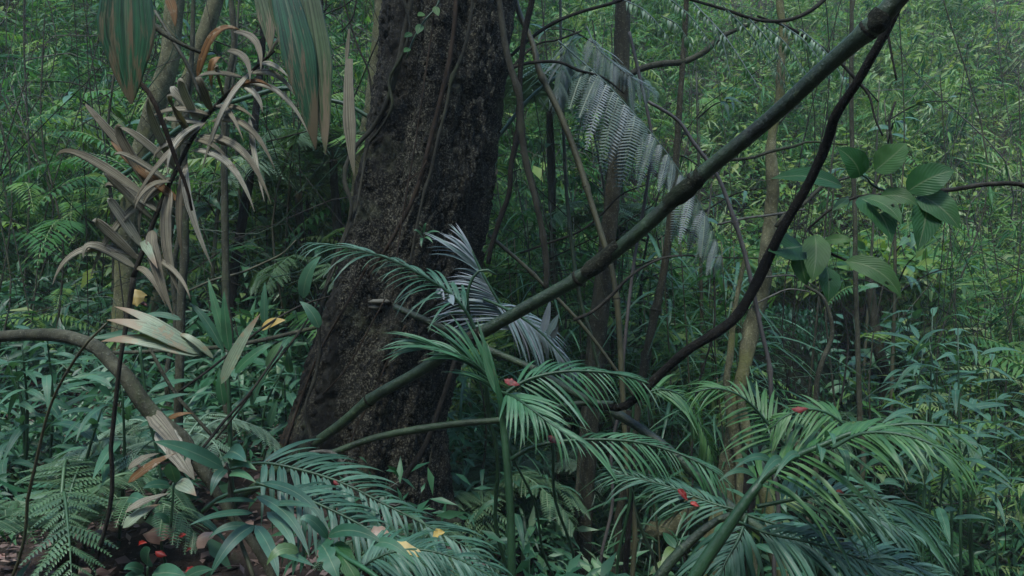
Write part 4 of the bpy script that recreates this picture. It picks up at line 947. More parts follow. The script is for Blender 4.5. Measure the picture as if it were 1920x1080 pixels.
# ------------------------------------------------------------------ right side: trees, twigs, big leaves
stem('brown_tree', 'slim brown tree rising right of the lianas with orange bark scars', 'tree',
     [(1172, -80, 3.75, 34), (1168, 20, 3.75, 36), (1165, 130, 3.75, 38), (1162, 230, 3.75, 36), (1152, 330, 3.75, 36), (1142, 430, 3.75, 38), (1130, 540, 3.75, 42), (1118, 640, 3.75, 44), (1110, 740, 3.75, 44), (1102, 840, 3.75, 44), (1095, 940, 3.75, 46), (1088, 1080, 3.75, 48)],
     M['brown_trunk'], rough=0.12, seg=14, ground=True)
stem('climbing_root', 'straight root running up the left side of the slim brown tree', 'root', [(1110, 640, 3.62, 9), (1100, 760, 3.62, 9), (1088, 860, 3.62, 10), (1078, 980, 3.62, 11), (1070, 1080, 3.62, 12)], M['sapling'], ground=True)
stem('brown_tree', 'leaning thin tree with orange scar behind the silver fern tip', 'tree',
     [(1290, -60, 3.7, 12), (1284, 60, 3.7, 13), (1275, 190, 3.7, 14), (1266, 320, 3.7, 16), (1256, 420, 3.7, 18), (1246, 500, 3.7, 18), (1232, 570, 3.7, 20), (1215, 650, 3.7, 20), (1202, 720, 3.7, 20), (1190, 800, 3.7, 20)], M['brown_trunk'], ground=True, nodes=((1215, 580), (1208, 665)), node_h=0.3)
stem('violet_cane', 'violet grey jointed cane leaning through the right undergrowth', 'cane',
     [(1215, 190, 2.9, 8), (1270, 225, 2.9, 8), (1302, 270, 2.9, 9), (1345, 330, 2.9, 9), (1376, 410, 2.9, 10), (1400, 490, 2.9, 10), (1415, 560, 2.9, 10), (1430, 630, 2.9, 10), (1443, 690, 2.9, 10), (1447, 780, 2.9, 10), (1450, 860, 2.9, 10)],
     M['violet'], rough=0.05, nodes=((1378, 412), (1443, 690)), node_h=0.5, ring=M['twig'], ground=True)
stem('violet_cane', 'thin pale cane dropping from the silver fern toward the brown tree', 'cane', [(1180, 60, 3.3, 8), (1196, 130, 3.3, 8), (1212, 200, 3.3, 8), (1222, 270, 3.3, 8), (1210, 370, 3.3, 8), (1192, 470, 3.3, 8), (1180, 560, 3.3, 8), (1170, 660, 3.3, 8)], M['violet'], rough=0.05, ground=True)
stem('mossy_tree', 'pale mossy crooked tree standing beside the dark hollow', 'tree',
     [(1470, -60, 3.5, 20), (1462, 80, 3.5, 22), (1452, 200, 3.5, 26), (1445, 290, 3.5, 30), (1442, 380, 3.5, 34), (1438, 470, 3.5, 36), (1432, 560, 3.5, 38), (1412, 625, 3.5, 46), (1398, 690, 3.5, 40), (1390, 760, 3.5, 46), (1378, 830, 3.5, 50), (1365, 880, 3.5, 60)], M['pale'], rough=0.28, seg=14, ground=True, wob=0.05, slim=0.66)
stem('mossy_tree', 'second mossy stem forking from the crooked tree foot', 'tree', [(1385, 720, 3.45, 18), (1392, 770, 3.45, 22), (1402, 820, 3.45, 26), (1412, 860, 3.45, 30)], M['pale'], rough=0.15, ground=True)
stem('mossy_tree', 'thin mossy stem left of the crooked tree', 'tree', [(1400, 470, 3.42, 9), (1385, 540, 3.42, 11), (1375, 600, 3.42, 14), (1370, 660, 3.42, 16), (1362, 720, 3.42, 16), (1370, 790, 3.42, 18)], M['pale'], rough=0.15, ground=True)
stem('stump', 'short dark broken stump right of the mossy tree foot', 'stump', [(1422, 828, 3.42, 20), (1414, 845, 3.42, 28), (1408, 875, 3.42, 34)], M['dark_branch'], rough=0.4, ground=True)
stem('fallen_log', 'short mossy log piece lying behind the arching palm', 'log', [(1470, 832, 4.2, 24), (1490, 834, 4.2, 28), (1512, 836, 4.2, 24)], M['pale'], rough=0.25)
stem('fallen_log', 'rotten tan log slanting on the ground below the red leaf', 'log',
     [(1330, 905, 3.6, 26), (1300, 945, 3.65, 40), (1265, 985, 3.7, 44), (1215, 1000, 3.75, 40), (1170, 1040, 3.8, 34), (1130, 1090, 3.85, 30)], M['pale'], rough=0.35, seg=14)
stem('sapling', 'very straight thin sapling standing near the right edge', 'sapling', [(1596, -60, 3.6, 9), (1597, 60, 3.6, 9), (1596, 160, 3.6, 10), (1598, 280, 3.6, 10), (1603, 400, 3.6, 10), (1604, 520, 3.6, 11), (1608, 640, 3.6, 11), (1612, 780, 3.6, 12)], M['sapling'], ground=True)
stem('dark_sapling', 'dark crooked trunk at the right edge behind the sapling', 'tree', [(1628, 480, 5.0, 18), (1634, 560, 5.0, 20), (1645, 640, 5.0, 26), (1660, 720, 5.0, 26), (1648, 790, 5.0, 30)], M['brown_trunk'], rough=0.3, ground=True)
stem('sapling', 'crooked sapling rising below the hanging big leaves', 'sapling', [(1508, 535, 3.4, 7), (1540, 555, 3.4, 8), (1556, 590, 3.4, 9), (1560, 630, 3.4, 10), (1545, 670, 3.4, 11), (1532, 715, 3.4, 12), (1528, 790, 3.4, 12)], M['sapling'], ground=True)
stem('bent_branch', 'smooth mossy branch sweeping across the upper right foliage', 'branch', [(1165, 150, 3.7, 15), (1200, 130, 3.7, 15), (1240, 119, 3.7, 15), (1280, 116, 3.7, 15), (1320, 98, 3.7, 14), (1350, 70, 3.7, 12), (1380, 55, 3.7, 10), (1420, 40, 3.7, 6)], M['sapling'], rough=0.16, wob=0.01)
stem('bent_branch', 'dark twig branch crossing behind the culm at upper right', 'branch', [(1420, 30, 3.0, 5), (1480, 52, 3.0, 6), (1510, 70, 3.0, 7), (1545, 92, 3.0, 8), (1580, 122, 3.0, 7), (1610, 155, 3.0, 7), (1630, 180, 3.0, 6), (1640, 220, 3.0, 5), (1655, 255, 3.0, 4)], M['fine_twig'], rough=0.14)
stem('bent_branch', 'pale crooked branch leaving the culm joint to the right', 'branch', [(1365, 300, 3.2, 8), (1410, 295, 3.2, 8), (1450, 283, 3.2, 8), (1490, 275, 3.2, 7), (1520, 266, 3.2, 5), (1590, 270, 3.2, 4)], M['sapling'], rough=0.16, wob=0.01)
stem('bent_branch', 'dark branch forking behind the right dark limb', 'branch', [(1455, 425, 3.2, 10), (1475, 400, 3.2, 10), (1510, 380, 3.2, 9), (1530, 360, 3.2, 9), (1550, 345, 3.2, 7), (1600, 330, 3.2, 5)], M['sapling'], rough=0.16)
for pp, lab, mt in (
        ([(1345, 420, 3.3, 5), (1400, 408, 3.3, 6), (1450, 402, 3.3, 6), (1510, 392, 3.3, 5)], 'level grey twig crossing left of the dark limb', 'twig'),
        ([(1190, 500, 3.6, 4), (1260, 480, 3.6, 4), (1340, 482, 3.6, 4), (1430, 484, 3.6, 3)], 'fine level twig above the bamboo leaves', 'fine_twig'),
        ([(1413, 570, 3.3, 4), (1450, 552, 3.3, 4), (1480, 542, 3.3, 4), (1520, 548, 3.3, 3)], 'fine twig arching over the dark hollow', 'twig'),
        ([(1425, 520, 3.4, 4), (1470, 516, 3.4, 4), (1500, 520, 3.4, 4), (1530, 540, 3.4, 3)], 'pale twig tip reaching the hanging big leaves', 'twig'),
        ([(1335, 345, 3.3, 4), (1330, 390, 3.3, 4), (1322, 420, 3.3, 3)], 'short twig dangling beside the silver fern tip', 'twig'),
        ([(1680, 190, 2.6, 6), (1668, 230, 2.6, 6), (1672, 280, 2.6, 5), (1650, 330, 2.6, 5), (1630, 380, 2.6, 4)], 'thin dark twig curving along the right edge', 'fine_twig'),
        ([(1660, 40, 2.6, 6), (1668, 90, 2.6, 6), (1680, 150, 2.6, 5)], 'dark shoot dropping from the culm at the right edge', 'fine_twig'),
        ([(1450, 310, 3.8, 5), (1440, 260, 3.8, 5), (1470, 220, 3.8, 4), (1500, 190, 3.8, 3)], 'bushy dead twig above the pale crooked branch', 'fine_twig'),
        ([(1150, 0, 4.0, 5), (1168, 40, 4.0, 5), (1185, 80, 4.0, 5), (1195, 120, 4.0, 4)], 'dark twig dropping from the top beside the brown tree', 'fine_twig'),
        ([(1420, 600, 3.6, 4), (1405, 680, 3.6, 4), (1400, 740, 3.6, 4)], 'fine stem hanging before the mossy tree', 'fine_twig'),
        ([(1575, 560, 4.2, 5), (1590, 640, 4.2, 5), (1585, 700, 4.2, 5), (1575, 760, 4.2, 5)], 'dark stem right of the hollow', 'fine_twig')):
    stem('bare_twig', lab, 'twig', pp, M[mt], seg=6, wob=0.006)
stem('dark_cane', 'dark upright cane standing below the dark limb at bottom', 'cane', [(1178, 770, 2.6, 11), (1182, 850, 2.6, 12), (1182, 940, 2.6, 13), (1172, 1080, 2.6, 14)], M['dark_branch'], rough=0.06, nodes=((1183, 905),), ground=True)

# shrub with large leaves at the right edge
bs = empty('big_leaf_shrub', P(1720, 360, 1.9), 'shrub branch with large glossy green leaves at the right edge', 'shrub')
stalk(bs, [(1790, 355, 1.9, 9), (1720, 362, 1.9, 8), (1670, 366, 1.9, 7), (1625, 366, 1.9, 6), (1590, 375, 1.9, 5), (1550, 398, 1.9, 5), (1515, 430, 1.9, 4)], M['fine_twig'], 8)
stalk(bs, [(1690, 365, 1.9, 5), (1640, 350, 1.88, 5), (1622, 330, 1.86, 4), (1600, 325, 1.85, 4)], M['green_stem'], 6)
stalk(bs, [(1515, 430, 1.9, 4), (1550, 470, 1.88, 5), (1590, 490, 1.88, 5), (1640, 520, 1.88, 5)], M['fine_twig'], 6)
for b, t, wd, bw, hs in (
        ((1612, 332, 1.85), (1568, 276, 1.82), 52, (.02, -.02, .0), ()), ((1640, 320, 1.85), (1700, 268, 1.8), 56, (0, -.02, .0), ()), ((1580, 350, 1.85), (1446, 335, 1.78), 42, (0, -.02, .03), ()),
        ((1590, 372, 1.88), (1560, 395, 1.84), 18, (0, 0, 0), ()), ((1610, 370, 1.88), (1672, 455, 1.8), 62, (.01, -.03, .03), ((5, 2),)), ((1625, 372, 1.85), (1690, 420, 1.78), 40, (.01, -.02, .02), ((6, 1),)), ((1650, 368, 1.85), (1720, 385, 1.8), 34, (0, -.02, .02), ()),
        ((1505, 462, 1.88), (1440, 470, 1.82), 66, (0, -.02, .0), ((7, 3),)), ((1528, 440, 1.86), (1522, 528, 1.8), 50, (0, -.03, 0), ((5, 5), (6, 5))), ((1500, 480, 1.87), (1512, 535, 1.84), 44, (-.01, -.02, 0), ()),
        ((1550, 500, 1.86), (1552, 565, 1.82), 46, (.0, -.02, 0), ((4, 2),)), ((1545, 452, 1.88), (1598, 452, 1.84), 20, (0, -.02, .01), ()), ((1585, 490, 1.86), (1690, 560, 1.8), 44, (.02, -.03, .04), ((8, 4),)),
        ((1700, 360, 1.85), (1790, 320, 1.8), 60, (0, -.02, .02), ()), ((1720, 365, 1.85), (1800, 430, 1.8), 60, (0, -.02, .02), ()), ((1740, 360, 1.85), (1720, 470, 1.8), 56, (0, -.02, .0), ())):
    leafpx('leaf', bs, b, t, wd, M['bigleaf'], bow=bw, cols=6, rows=12, prof='ovate', fold=0.15, wave=0.05, nrm=(random.uniform(-.3, .3), -0.85, random.uniform(0.0, .5)), holes=hs)

# ------------------------------------------------------------------ silver fern and fern overhead
sf = empty('silver_fern', P(960, 140, 3.15), 'large silvery grey fern frond arching down right of the trunk', 'fern')
frond(sf, [(1045, 75, 3.1, 3.1), (1085, 110, 3.1, 3.1), (1135, 155, 3.08, 3.1), (1190, 215, 3.06, 2.7), (1245, 280, 3.04, 2.2), (1295, 355, 3.02, 1.8), (1330, 420, 3.0, 1.4), (1352, 480, 2.98, 0.9)], T['pinna_silver'], M['silver_fern'], n=30, L=0.30, ang=(82, 40), lift=-0.4, up=(0.25, -0.5, 0.75), leaf_name='pinna', jit=0.16, wid=1.15)
frond(sf, [(1080, 60, 3.15, 2.7), (1060, 100, 3.14, 2.2), (1050, 150, 3.12, 1.8), (1045, 190, 3.1, 0.9)], T['pinna_silver'], M['silver_fern'], n=20, L=0.17, ang=(65, 35), lift=-0.3, up=(0, -0.8, 0.5), leaf_name='pinna')
frond(sf, [(1100, 50, 3.15, 2.7), (1120, 90, 3.14, 2.2), (1165, 130, 3.12, 1.8), (1220, 170, 3.1, 0.9)], T['pinna_silver'], M['silver_fern'], n=20, L=0.17, ang=(65, 35), lift=-0.3, up=(0, -0.8, 0.5), leaf_name='pinna')

of = empty('overhead_fern', P(1500, -60, 2.9), 'fern with parallel pale ribbed pinnae hanging at the top right', 'fern')
for b, t in (((1170, 0), (1255, 72)), ((1245, -10), (1345, 100)), ((1300, 5), (1425, 168)), ((1345, 60), (1370, 145)), ((1355, 10), (1478, 170)), ((1400, 30), (1490, 160)), ((1430, 45), (1520, 150)), ((1465, 45), (1560, 145)), ((1500, 55), (1590, 160)), ((1240, 30), (1300, 90))):
    A, B = P(b[0], b[1], 2.95), P(t[0], t[1], 2.9)
    m_ = (A + B) / 2 + Vector((0, 0, 0.03))
    frond(of, [tuple(A) + (0.003,), tuple(m_) + (0.0026,), tuple(B) + (0.001,)], T['pinna_over'], M['silver_fern'], n=18, L=0.055, ang=(72, 40), lift=-0.6, up=(0, -0.5, 0.85), jit=0.3, leaf_name='pinnule', world=True, part='pinna', t0=0.02)
stalk(of, [(1600, -60, 2.95, 9), (1520, 20, 2.95, 8), (1440, 40, 2.95, 7), (1340, 12, 2.95, 6), (1240, -15, 2.95, 5), (1150, -30, 2.95, 4)], M['fine_twig'], 6, 'rachis')

# stems that carry the fronds down to the ground
for root_, pts_ in (
        (sp, [(1010, 740, 2.5, 6), (1000, 690, 2.46, 6), (985, 640, 2.42, 6)]), (sp, [(898, 640, 2.44, 5), (890, 615, 2.42, 5), (880, 590, 2.36, 5)]), (dp, [(915, 760, 2.36, 8), (910, 710, 2.33, 8), (905, 660, 2.3, 8)]),
        (lp, [(1405, 1060, 1.84, 8), (1402, 1010, 1.82, 7), (1400, 965, 1.8, 6)]), (mp_, [(1182, 840, 2.54, 6), (1186, 790, 2.52, 5), (1190, 745, 2.5, 5)]),
        (ep, [(1548, 1040, 1.72, 7), (1554, 990, 1.71, 7), (1560, 945, 1.7, 6)]), (ep, [(1530, 1110, 1.62, 7), (1535, 1085, 1.61, 7), (1540, 1060, 1.6, 6)]),
        (ug, [(432, 860, 2.58, 9), (430, 760, 2.58, 8), (425, 660, 2.58, 6)]),
        (bf, [(486, 1120, 1.7, 9), (482, 1105, 1.7, 9), (478, 1090, 1.7, 8)]), (bl, [(748, 1150, 1.36, 10), (744, 1130, 1.36, 10), (740, 1110, 1.36, 9)]),
        (fb, [(630, 1160, 1.52, 8), (635, 1130, 1.51, 7), (640, 1105, 1.5, 6)]), (sd, [(278, 1110, 1.72, 6), (277, 1085, 1.71, 5), (277, 1062, 1.7, 4)])):
    stalk(root_, pts_, ground=True)
stalk(bs, [(2010, 1000, 1.9, 16), (2008, 700, 1.9, 14), (1990, 420, 1.9, 12), (1930, 352, 1.9, 10), (1860, 345, 1.9, 9), (1790, 355, 1.9, 9)], M['fine_twig'], 8, ground=True)
stalk(dr, [(212, 800, 1.75, 8), (225, 680, 1.72, 8), (240, 590, 1.71, 9), (250, 520, 1.7, 10)], M['fine_twig'], 8, ground=True)
stalk(fl, [(60, 900, 1.7, 6), (95, 760, 1.64, 5), (150, 660, 1.58, 5), (200, 606, 1.56, 4)], M['bamboo_tan'], 7, ground=True)
stalk(sf, [(944, 150, 3.0, 5), (975, 110, 3.05, 5), (1010, 82, 3.08, 4), (1045, 75, 3.1, 4), (1090, 58, 3.14, 4)], M['fine_twig'], 6)

# ------------------------------------------------------------------ background ferns and shrubs
def fern(label, px, py, d, n, L, kind, mat, h=0.25, yaw0=0.0, group=None, pn=20, pl=0.2, trunk=False):
    c = P(px, py, d)
    g = terrain(c.x, c.y)
    root = empty('tree_fern' if trunk else 'ground_fern', Vector((c.x, c.y, g)), label, 'fern', group)
    Ct = catmull([(c.x, c.y, g - 0.1, 0.03), (c.x + 0.03, c.y, (g + c.z) / 2, 0.028), (c.x, c.y, c.z, 0.025)], 12)
    V, F = tube_arrays(Ct[:, :3] - np.array(root.location), Ct[:, 3], 8, 0.2)
    link('trunk', mesh('trunk', V, F, M['brown_trunk']), root)
    for k in range(n):
        a = yaw0 + 2 * math.pi * k / n + random.uniform(-0.3, 0.3)
        dx, dy = math.cos(a), math.sin(a)
        l = L * random.uniform(0.8, 1.15)
        pts = [tuple(c) + (0.006,), (c.x + dx * l * 0.4, c.y + dy * l * 0.4, c.z + h * random.uniform(0.7, 1.2), 0.005), (c.x + dx * l * 0.8, c.y + dy * l * 0.8, c.z + h * 0.7, 0.003), (c.x + dx * l, c.y + dy * l, c.z + h * 0.1, 0.001)]
        frond(root, pts, T[kind], mat, n=pn, L=pl, ang=(78, 50), lift=-0.1, leaf_name='pinna', world=True, rseg=5)

fern('dark green tree fern behind the hanging blades left of trunk', 625, 300, 4.6, 8, 0.55, 'pinna_fern', M['fern'], 0.16, pl=0.22, trunk=True)
fern('light green fern crown spreading below the hanging blades', 560, 360, 4.9, 7, 0.75, 'pinna_light', M['fern_light'], 0.2, 0.4, pl=0.26, trunk=True)
fern('fine fern behind the grey sapling in the left undergrowth', 600, 545, 4.4, 7, 0.5, 'pinna_fern', M['fern'], 0.2, pl=0.19)
fern('ground fern in shade right of the trunk foot', 900, 960, 3.5, 8, 0.5, 'pinna_fern', M['fern'], 0.18, 0.2, pl=0.19)
fern('pale ground fern between the green stalk and brown tree', 1030, 905, 4.1, 7, 0.5, 'pinna_light', M['fern_light'], 0.2, 0.7, pl=0.17)
fern('tall fern hanging behind the lianas at centre', 1130, 430, 4.9, 7, 0.6, 'pinna_fern', M['fern'], 0.15, 0.1, pl=0.26, trunk=True)
fern('bright feathery fern behind the liana tops', 1030, 210, 5.0, 8, 0.8, 'pinna_light', M['fern_light'], 0.25, 0.5, pl=0.34, trunk=True)
fern('small fern in front of the mossy tree foot', 1330, 850, 5.0, 7, 0.45, 'pinna_light', M['fern_light'], 0.15, pl=0.17)
fern('fern at the foot of the bank right of the hollow', 1640, 850, 4.6, 8, 0.55, 'pinna_fern', M['fern'], 0.2, pl=0.20)

fern('fern spreading over the ground at the bottom left corner', 110, 1000, 2.1, 8, 0.45, 'pinna_fern', M['fern'], 0.15, pl=0.15)
fern('fern at the foot of the straight sapling, lower left', 330, 850, 2.7, 8, 0.4, 'pinna_light', M['fern_light'], 0.12, 0.3, pl=0.13)
fern('fern filling the shade below the green cane', 760, 1060, 2.4, 7, 0.34, 'pinna_fern', M['fern'], 0.1, 0.5, pl=0.11)

def shrub(px, py, d, kind, label, group, n=18, h=0.5, ll=0.16, spread=0.28, name='leafy_shrub'):
    c = P(px, py, d)
    g = terrain(c.x, c.y)
    c = Vector((c.x, c.y, max(c.z, g + 0.15)))
    root = empty(name, Vector((c.x, c.y, g)), label, 'shrub', group)
    top = c + Vector((random.uniform(-.1, .1), random.uniform(-.1, .1), 0))
    Cs = catmull([(c.x, c.y, g - 0.08, 0.007), (c.x + random.uniform(-.05, .05), c.y, (g + c.z) / 2, 0.006), tuple(top) + (0.003,)], 10)
    V, F = tube_arrays(Cs[:, :3] - np.array(root.location), Cs[:, 3], 6)
    link('stem', mesh('stem', V, F, M['green_stem']), root)
    H = min(h, max(0.15, c.z - g))
    for k in range(n):
        a = k * 2.4 + random.uniform(-.4, .4)
        f = (k + 0.5) / n
        p = top + Vector((0, 0, -H * (1 - f)))
        q = p + Vector((math.cos(a), math.sin(a), 0)) * spread * random.uniform(0.05, 0.75) * (1.1 - 0.7 * f)
        d_ = Vector((math.cos(a), math.sin(a), random.uniform(-0.25, 0.75)))
        l = ll * random.uniform(0.65, 1.25)
        place('leaf', random.choice(T[kind]), root, root.location, q, d_, Vector((0, -0.25, 1)), l, l, l, random.uniform(-.4, .4))

for (pxs, pys, ds, kind, label, group, n, ll, cnt) in (
        ((380, 620), (560, 800), (3.2, 4.4), 'lance', 'glossy lance leaved seedling in the undergrowth left of the trunk', 'lance leaved seedlings left of the trunk', 16, 0.2, 15),
        ((250, 640), (360, 560), (4.4, 5.6), 'shrub', 'oval leaved shrub behind the dry palm and saplings', 'oval leaved shrubs behind the dry palm', 22, 0.14, 14),
        ((850, 1080), (820, 1060), (3.0, 4.2), 'lance', 'dark glossy seedling in the shade right of the trunk foot', 'glossy seedlings right of the trunk foot', 16, 0.18, 14),
        ((1200, 1660), (800, 1060), (3.0, 4.6), 'shrub', 'oval leaved seedling below the arching palm at right', 'oval leaved seedlings at lower right', 16, 0.12, 16),
        ((-10, 230), (600, 860), (2.3, 3.4), 'lance', 'glossy lance leaved seedling at the far left edge', 'seedlings at the far left', 18, 0.2, 12),
        ((1690, 1900), (560, 800), (2.6, 3.8), 'lance', 'lance leaved seedling at the far right edge', 'seedlings at the far right', 18, 0.18, 10),
        ((1570, 1720), (560, 740), (4.8, 6.0), 'shrub', 'leafy shrub around the dark hollow at right', 'shrubs round the hollow', 20, 0.15, 11)):
    for k in range(cnt):
        shrub(random.uniform(*pxs), random.uniform(*pys), random.uniform(*ds), kind, label, group, n, 0.45, ll)

def clump(px, py, d, label, group, n=26, L=0.7):
    c = P(px, py, d)
    g = terrain(c.x, c.y)
    root = empty('bamboo_grass', Vector((c.x, c.y, g)), label, 'grass', group)
    Cs = catmull([(c.x, c.y, g - 0.05, 0.008), (c.x + 0.06, c.y, (g + c.z) / 2, 0.006), tuple(c) + (0.003,)], 14)
    V, F = tube_arrays(Cs[:, :3] - np.array(root.location), Cs[:, 3], 6)
    link('stem', mesh('stem', V, F, M['bamboo_tan']), root)
    for k in range(n):
        f = random.uniform(0.55, 1.0)
        p = Vector(Cs[int(f * 13)][:3])
        a = random.uniform(0, 2 * math.pi)
        d_ = Vector((math.cos(a), math.sin(a) * 0.7 - 0.2, random.uniform(-0.1, 0.9)))
        l = L * random.uniform(0.5, 1.1)
        place('blade', random.choice(T['grass']), root, root.location, p, d_, Vector((0, 0, 1)), l * 0.75, l, l, random.uniform(-.3, .3))

for (pxs, pys, ds, label, group, cnt, L) in (
        ((930, 1090), (320, 480), (3.9, 4.8), 'arching bamboo grass behind the hanging lianas', 'bamboo grass behind the lianas', 7, 0.55),
        ((1190, 1400), (420, 620), (3.8, 4.8), 'drooping bamboo grass under the silver fern', 'bamboo grass under the silver fern', 11, 0.6),
        ((1180, 1400), (680, 880), (3.6, 4.6), 'bamboo grass right of the slim brown tree', 'bamboo grass right of the brown tree', 8, 0.5),
        ((860, 1000), (640, 900), (3.6, 4.3), 'bamboo grass close behind the trunk foot', 'bamboo grass behind the trunk foot', 7, 0.5)):
    for k in range(cnt):
        clump(random.uniform(*pxs), random.uniform(*pys), random.uniform(*ds), label, group, 24, L)

def leafy_sapling(x, y, h, kind, label, group, ll=0.16, n=34):
    g = terrain(x, y)
    root = empty('slender_sapling', Vector((x, y, g)), label, 'sapling', group)
    lean = random.uniform(-.35, .35)
    Cs = catmull([(x, y, g - 0.1, 0.016), (x + lean * 0.3, y, g + h * 0.35, 0.014), (x + lean * 0.5 + random.uniform(-.1, .1), y, g + h * 0.7, 0.01), (x + lean, y, g + h, 0.004)], 24)
    V, F = tube_arrays(Cs[:, :3] - np.array(root.location), Cs[:, 3], 7, 0.15)
    link('stem', mesh('stem', V, F, M['sapling'])if False else mesh('stem', V, F, random.choice([M['sapling'], M['fine_twig'], M['bamboo_tan']])), root)
    for k in range(6):
        i = random.randrange(8, 23); p = Vector(Cs[i][:3]); a = random.uniform(0, 6.28)
        e = p + Vector((math.cos(a), math.sin(a) * 0.6, random.uniform(0.0, 0.5))) * random.uniform(0.3, 0.6)
        Cb = catmull([tuple(p) + (0.006,), tuple((p + e) / 2 + Vector((0, 0, .05))) + (0.005,), tuple(e) + (0.002,)], 9)
        V, F = tube_arrays(Cb[:, :3] - np.array(root.location), Cb[:, 3], 5)
        br = link('branch', mesh('branch', V, F, M['fine_twig']), root)
        for q in range(n // 6):
            b = Vector(Cb[random.randrange(2, 9)][:3]); aa = a + random.uniform(-1.3, 1.3)
            l = ll * random.uniform(0.6, 1.2)
            place('leaf', random.choice(T[kind]), br, root.location, b, Vector((math.cos(aa), math.sin(aa), random.uniform(-.5, .4))), Vector((0, -.5, 1)), l, l, l, random.uniform(-.4, .4))
for k in range(9):
    y = random.uniform(4.4, 6.0); x = y * (0.12 + 0.055 * k)
    if 0.30 < x / y < 0.5: x = y * (0.06 + 0.02 * k)
    leafy_sapling(x, y, random.uniform(2.8, 4.2), 'shrub' if k % 3 else 'lance', 'slender leafy sapling in the upper right background', 'slender saplings at right', 0.15)
for k in range(6):
    y = random.uniform(4.4, 5.6); x = -y * (0.24 + 0.07 * k)
    leafy_sapling(x, y, random.uniform(2.0, 3.2), 'shrub', 'slender leafy sapling in the left background', 'slender saplings at left', 0.15)

ORD = ['leftmost', 'second', 'third', 'fourth', 'fifth', 'sixth', 'seventh', 'eighth', 'ninth', 'tenth', 'eleventh', 'twelfth', 'thirteenth', 'fourteenth', 'fifteenth', 'sixteenth']
byg = {}
for o in COL.objects:
    if o.get('group') and o.parent is None: byg.setdefault(o['group'], []).append(o)
for g_, os_ in byg.items():
    os_.sort(key=lambda o: o.location.x / o.location.y)
    for i, o in enumerate(os_):
        o['label'] = o['label'] + (', leftmost of its kind there' if i == 0 else ', %s from left' % ORD[i])

def shade_mound():  # added mound, coloured near black to deepen the hollow's shade
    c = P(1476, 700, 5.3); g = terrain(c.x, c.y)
    root = empty('shade_mound', Vector((c.x, c.y, g)), 'added dark mound under creeping leaves, deepening the shade in the hollow at right', 'shade_fill')
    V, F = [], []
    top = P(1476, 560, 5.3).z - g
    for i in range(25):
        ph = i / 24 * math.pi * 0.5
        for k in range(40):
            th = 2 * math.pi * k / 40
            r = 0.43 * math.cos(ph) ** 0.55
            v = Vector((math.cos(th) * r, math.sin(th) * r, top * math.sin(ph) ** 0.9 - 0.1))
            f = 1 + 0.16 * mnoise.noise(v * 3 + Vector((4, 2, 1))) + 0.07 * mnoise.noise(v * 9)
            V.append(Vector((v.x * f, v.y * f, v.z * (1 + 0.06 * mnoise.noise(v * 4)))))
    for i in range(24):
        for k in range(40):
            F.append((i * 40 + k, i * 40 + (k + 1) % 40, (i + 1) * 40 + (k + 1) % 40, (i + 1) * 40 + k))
    link('mound_body', mesh('mound_body', V, F, M['shade_fill']), root)
    A = np.array([tuple(v) for v in V if v.z > 0.1])
    m = 5200
    p = A[rng.integers(0, len(A), m)] + rng.normal(size=(m, 3)) * 0.02
    n = A.mean(0); d = rng.normal(size=(m, 3)) * 0.5; d[:, 2] -= 0.9
    up = p - np.array([0, 0, top * 0.4]); l = rng.uniform(0.025, 0.06, m)
    o = mass('creeper', None, p + up * 0.02, d, up, l, l * 0.4, np.clip(rng.normal(0.12, 0.12, m), 0, 1), M['m_broad'])  # leaf tones kept dark as well, shade put into their colour
    o.parent = root

# ------------------------------------------------------------------ masses: hillside foliage, undergrowth, litter, twigs
def mass(name, label, pos, dirs, ups, ln, wd, rnd, mat, droop=0.25, kind='stuff'):
    """many small leaves in one mesh"""
    n = len(pos)
    y = dirs / np.linalg.norm(dirs, axis=1)[:, None]
    z = ups - y * (ups * y).sum(1)[:, None]
    z /= np.linalg.norm(z, axis=1)[:, None] + 1e-9
    x = np.cross(y, z)
    tv = np.array([(0, 0, 0), (-.5, .42, .06), (0, .48, 0), (.5, .42, .06), (0, 1, 0)])
    V = np.empty((n, 5, 3), dtype=np.float32)
    for k, (a, b, c) in enumerate(tv):
        V[:, k] = pos + x * (a * wd)[:, None] + y * (b * ln)[:, None] + z * (c * ln * 0.6 - droop * b * b * ln)[:, None]
    tri = np.array([(0, 3, 2), (0, 2, 1), (2, 3, 4), (2, 4, 1)])
    Fi = (np.arange(n)[:, None, None] * 5 + tri[None]).reshape(-1, 3)
    me = bpy.data.meshes.new(name)
    me.vertices.add(n * 5)
    me.vertices.foreach_set('co', V.ravel())
    nf = len(Fi)
    me.loops.add(nf * 3)
    me.loops.foreach_set('vertex_index', Fi.ravel().astype(np.int32))
    me.polygons.add(nf)
    me.polygons.foreach_set('loop_start', np.arange(0, nf * 3, 3, dtype=np.int32))
    me.polygons.foreach_set('loop_total', np.full(nf, 3, dtype=np.int32))
    at = me.attributes.new('rnd', 'FLOAT', 'POINT')
    at.data.foreach_set('value', np.repeat(rnd, 5).astype(np.float32))
    me.materials.append(mat)
    me.update(calc_edges=True)
    o = link(name, me)
    return tagv(o, label, None, None, kind)


